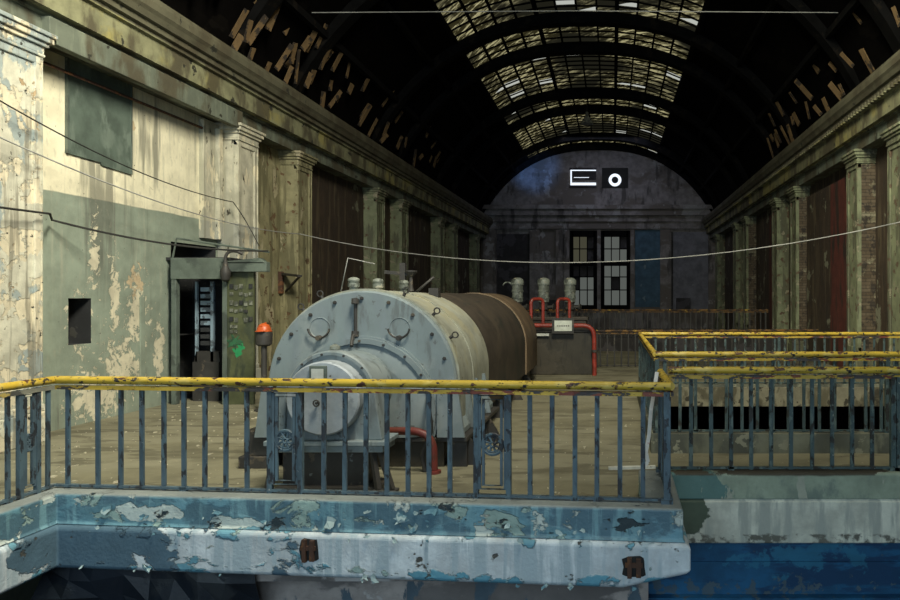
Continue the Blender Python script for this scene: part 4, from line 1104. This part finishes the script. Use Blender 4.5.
# ------------------------------------------------------------------ cables
def cable(pts, r_, mat, label, seg=24):
    """parabolic sag between the listed points (each with a sag)"""
    mb = MB(); out = []
    for (a, b, sag) in pts:
        a = Vector(a); b = Vector(b)
        for i in range(seg):
            t = i / seg; q = a.lerp(b, t); q.z -= sag * 4 * t * (1 - t); out.append(q)
    out.append(Vector(pts[-1][1])); mb.tube(out, r_, 6)
    return tag(mb.build('cable', mat, base=out[0]), label, 'cable', 'cables strung across the hall')
a = P(-3, 136, 8.8); m1 = P(300, 234, 17.4); e = P(905, 221, 14.3)
cable([(a, m1, .25), (m1, e, .78)], .011, M['cable_white'], 'long pale cable sagging right across the hall from the left wall to the right pilasters')
cable([(P(-3, 99, 8.8), P(233, 202, 14.6), .18), (P(233, 202, 14.6), P(259, 246, 14.2), -.05)], .010, M['cable_black'], 'upper dark cable slanting down the left wall to the booth roof')
cable([(P(-3, 207, 8.8), P(52, 214, 9.75), .0), (P(52, 220, 10.3), P(268, 251, 12.9), .12)], .016, M['cable_black'], 'lowest thick black cable running along the left wall to the booth')
mb = MB(); mb.tube([P(60, 412, 11.6), P(75, 414, 11.7), P(90, 412.5, 11.9), P(118, 412, 12.0), P(150, 405, 12.8)], .02, 6)
mb.v = [(x, y, max(z - 0, .0)) for x, y, z in mb.v]
o = mb.build('floor_cable', M['cable_black'], base=(P(90, 412, 11.8).x, 11.8, 0)); tag(o, 'black cable lying on the floor below the left wall', 'cable')
# loose planks and rubble
for (px, py, D, L, an, lab) in ((632, 468, 8.15, .55, .1, 'white batten lying on the floor behind the right end of the front railing'),
                                (110, 399, 13.2, 1.5, 1.2, 'dark board lying along the foot of the left wall')):
    c = P(px, py, D); c.z = .015; d = Vector((math.cos(an), math.sin(an), 0)) * L / 2
    mb = MB(); mb.beam(c - d, c + d, .06, .03); tag(mb.build('floor_batten', M['white'] if px > 500 else M['rusty'], base=c), lab, 'batten')
mb = MB()
for i in range(420):
    if random.random() < .5: x = random.uniform(-8.2, -5.0); y = random.uniform(7, 13)
    else: x = random.uniform(-5, .4); y = random.uniform(6.6, 12)
    if -4.3 < x < -1.6 and y > 7.0: continue
    s_ = random.choice([.005, .007, .007, .01, .016]); z = s_ * .5
    mb.obox((x, y, z), (1, random.uniform(-1, 1), 0), (random.uniform(-.2, .2), 1, 0), (0, .1, 1), s_ * random.uniform(.6, 1.6), s_, s_ * .5)
o = mb.build('rubble', layered('plaster_chips', (.44, .41, .30), [])); tag(o, 'scattered chips of plaster and paint on the dusty floor', 'rubble', kind='stuff')

# ------------------------------------------------------------------ lights
def area(name, loc, rot, sx, sy, power, colr):
    l = bpy.data.lights.new(name, 'AREA'); l.shape = 'RECTANGLE'; l.size = sx; l.size_y = sy; l.energy = power; l.color = colr
    o = bpy.data.objects.new(name, l); COL.objects.link(o); o.location = loc; o.rotation_euler = rot; return o
k_ = area('skylight_and_fill', (.4, 4.0, 11.4), (0, 0, 0), 2.0, 4.0, 980, (1.0, .94, .76))
k_.rotation_euler = (Vector((-8.3, 10.5, 3.6)) - Vector(k_.location)).to_track_quat('-Z', 'Y').to_euler(); k_.data.spread = 1.7
k_ = area('skylight_and_fill', (.2, 6.0, 11.2), (0, 0, 0), 2.5, 4.0, 560, (1.0, .94, .72))  # extra lamp added in the roof opening to brighten the right side
k_.rotation_euler = (Vector((6.2, 16.5, 3.0)) - Vector(k_.location)).to_track_quat('-Z', 'Y').to_euler(); k_.data.spread = 1.6
for i, (a, b) in enumerate(wn):
    area('window_daylight', ((a + b) / 2, Y0 - .05, 4.7), (PI / 2, 0, 0), b - a, 7.0, 290, (.60, .82, 1.0))
p = bpy.data.lights.new('blue_work_lamp', 'SPOT'); p.energy = 700; p.color = (.15, .38, 1.0); p.spot_size = .55; p.spot_blend = .8; p.shadow_soft_size = .3
o = bpy.data.objects.new('blue_work_lamp', p); COL.objects.link(o); o.location = (-4.5, 38.0, 8.4)
o.rotation_euler = (Vector((-4.9, 44.5, 10.2)) - Vector(o.location)).to_track_quat('-Z', 'Y').to_euler()
area('far_skylight', (-.5, 40.0, 11.0), (.35, 0, 0), 5, 2.5, 80, (.70, .74, 1.0))
w = bpy.data.worlds.new('sky'); S.world = w; w.use_nodes = True
bg = w.node_tree.nodes['Background']; bg.inputs[0].default_value = (.85, .88, .80, 1); bg.inputs[1].default_value = .55

# ------------------------------------------------------------------ camera
cd = bpy.data.cameras.new('camera'); cam = bpy.data.objects.new('camera', cd); COL.objects.link(cam)
cam.location = (0, 0, EYE); cam.rotation_euler = (PI / 2, 0, 0)
cd.sensor_width = 36; cd.lens = 28; cd.shift_x = -162 / 900; cd.shift_y = -3 / 900; cd.clip_start = .05; cd.clip_end = 200
S.camera = cam
S.view_settings.view_transform = 'Standard'; S.view_settings.look = 'None'; S.view_settings.exposure = 0; S.view_settings.gamma = 1
S.cycles.use_denoising = True
S.cycles.max_bounces = 8
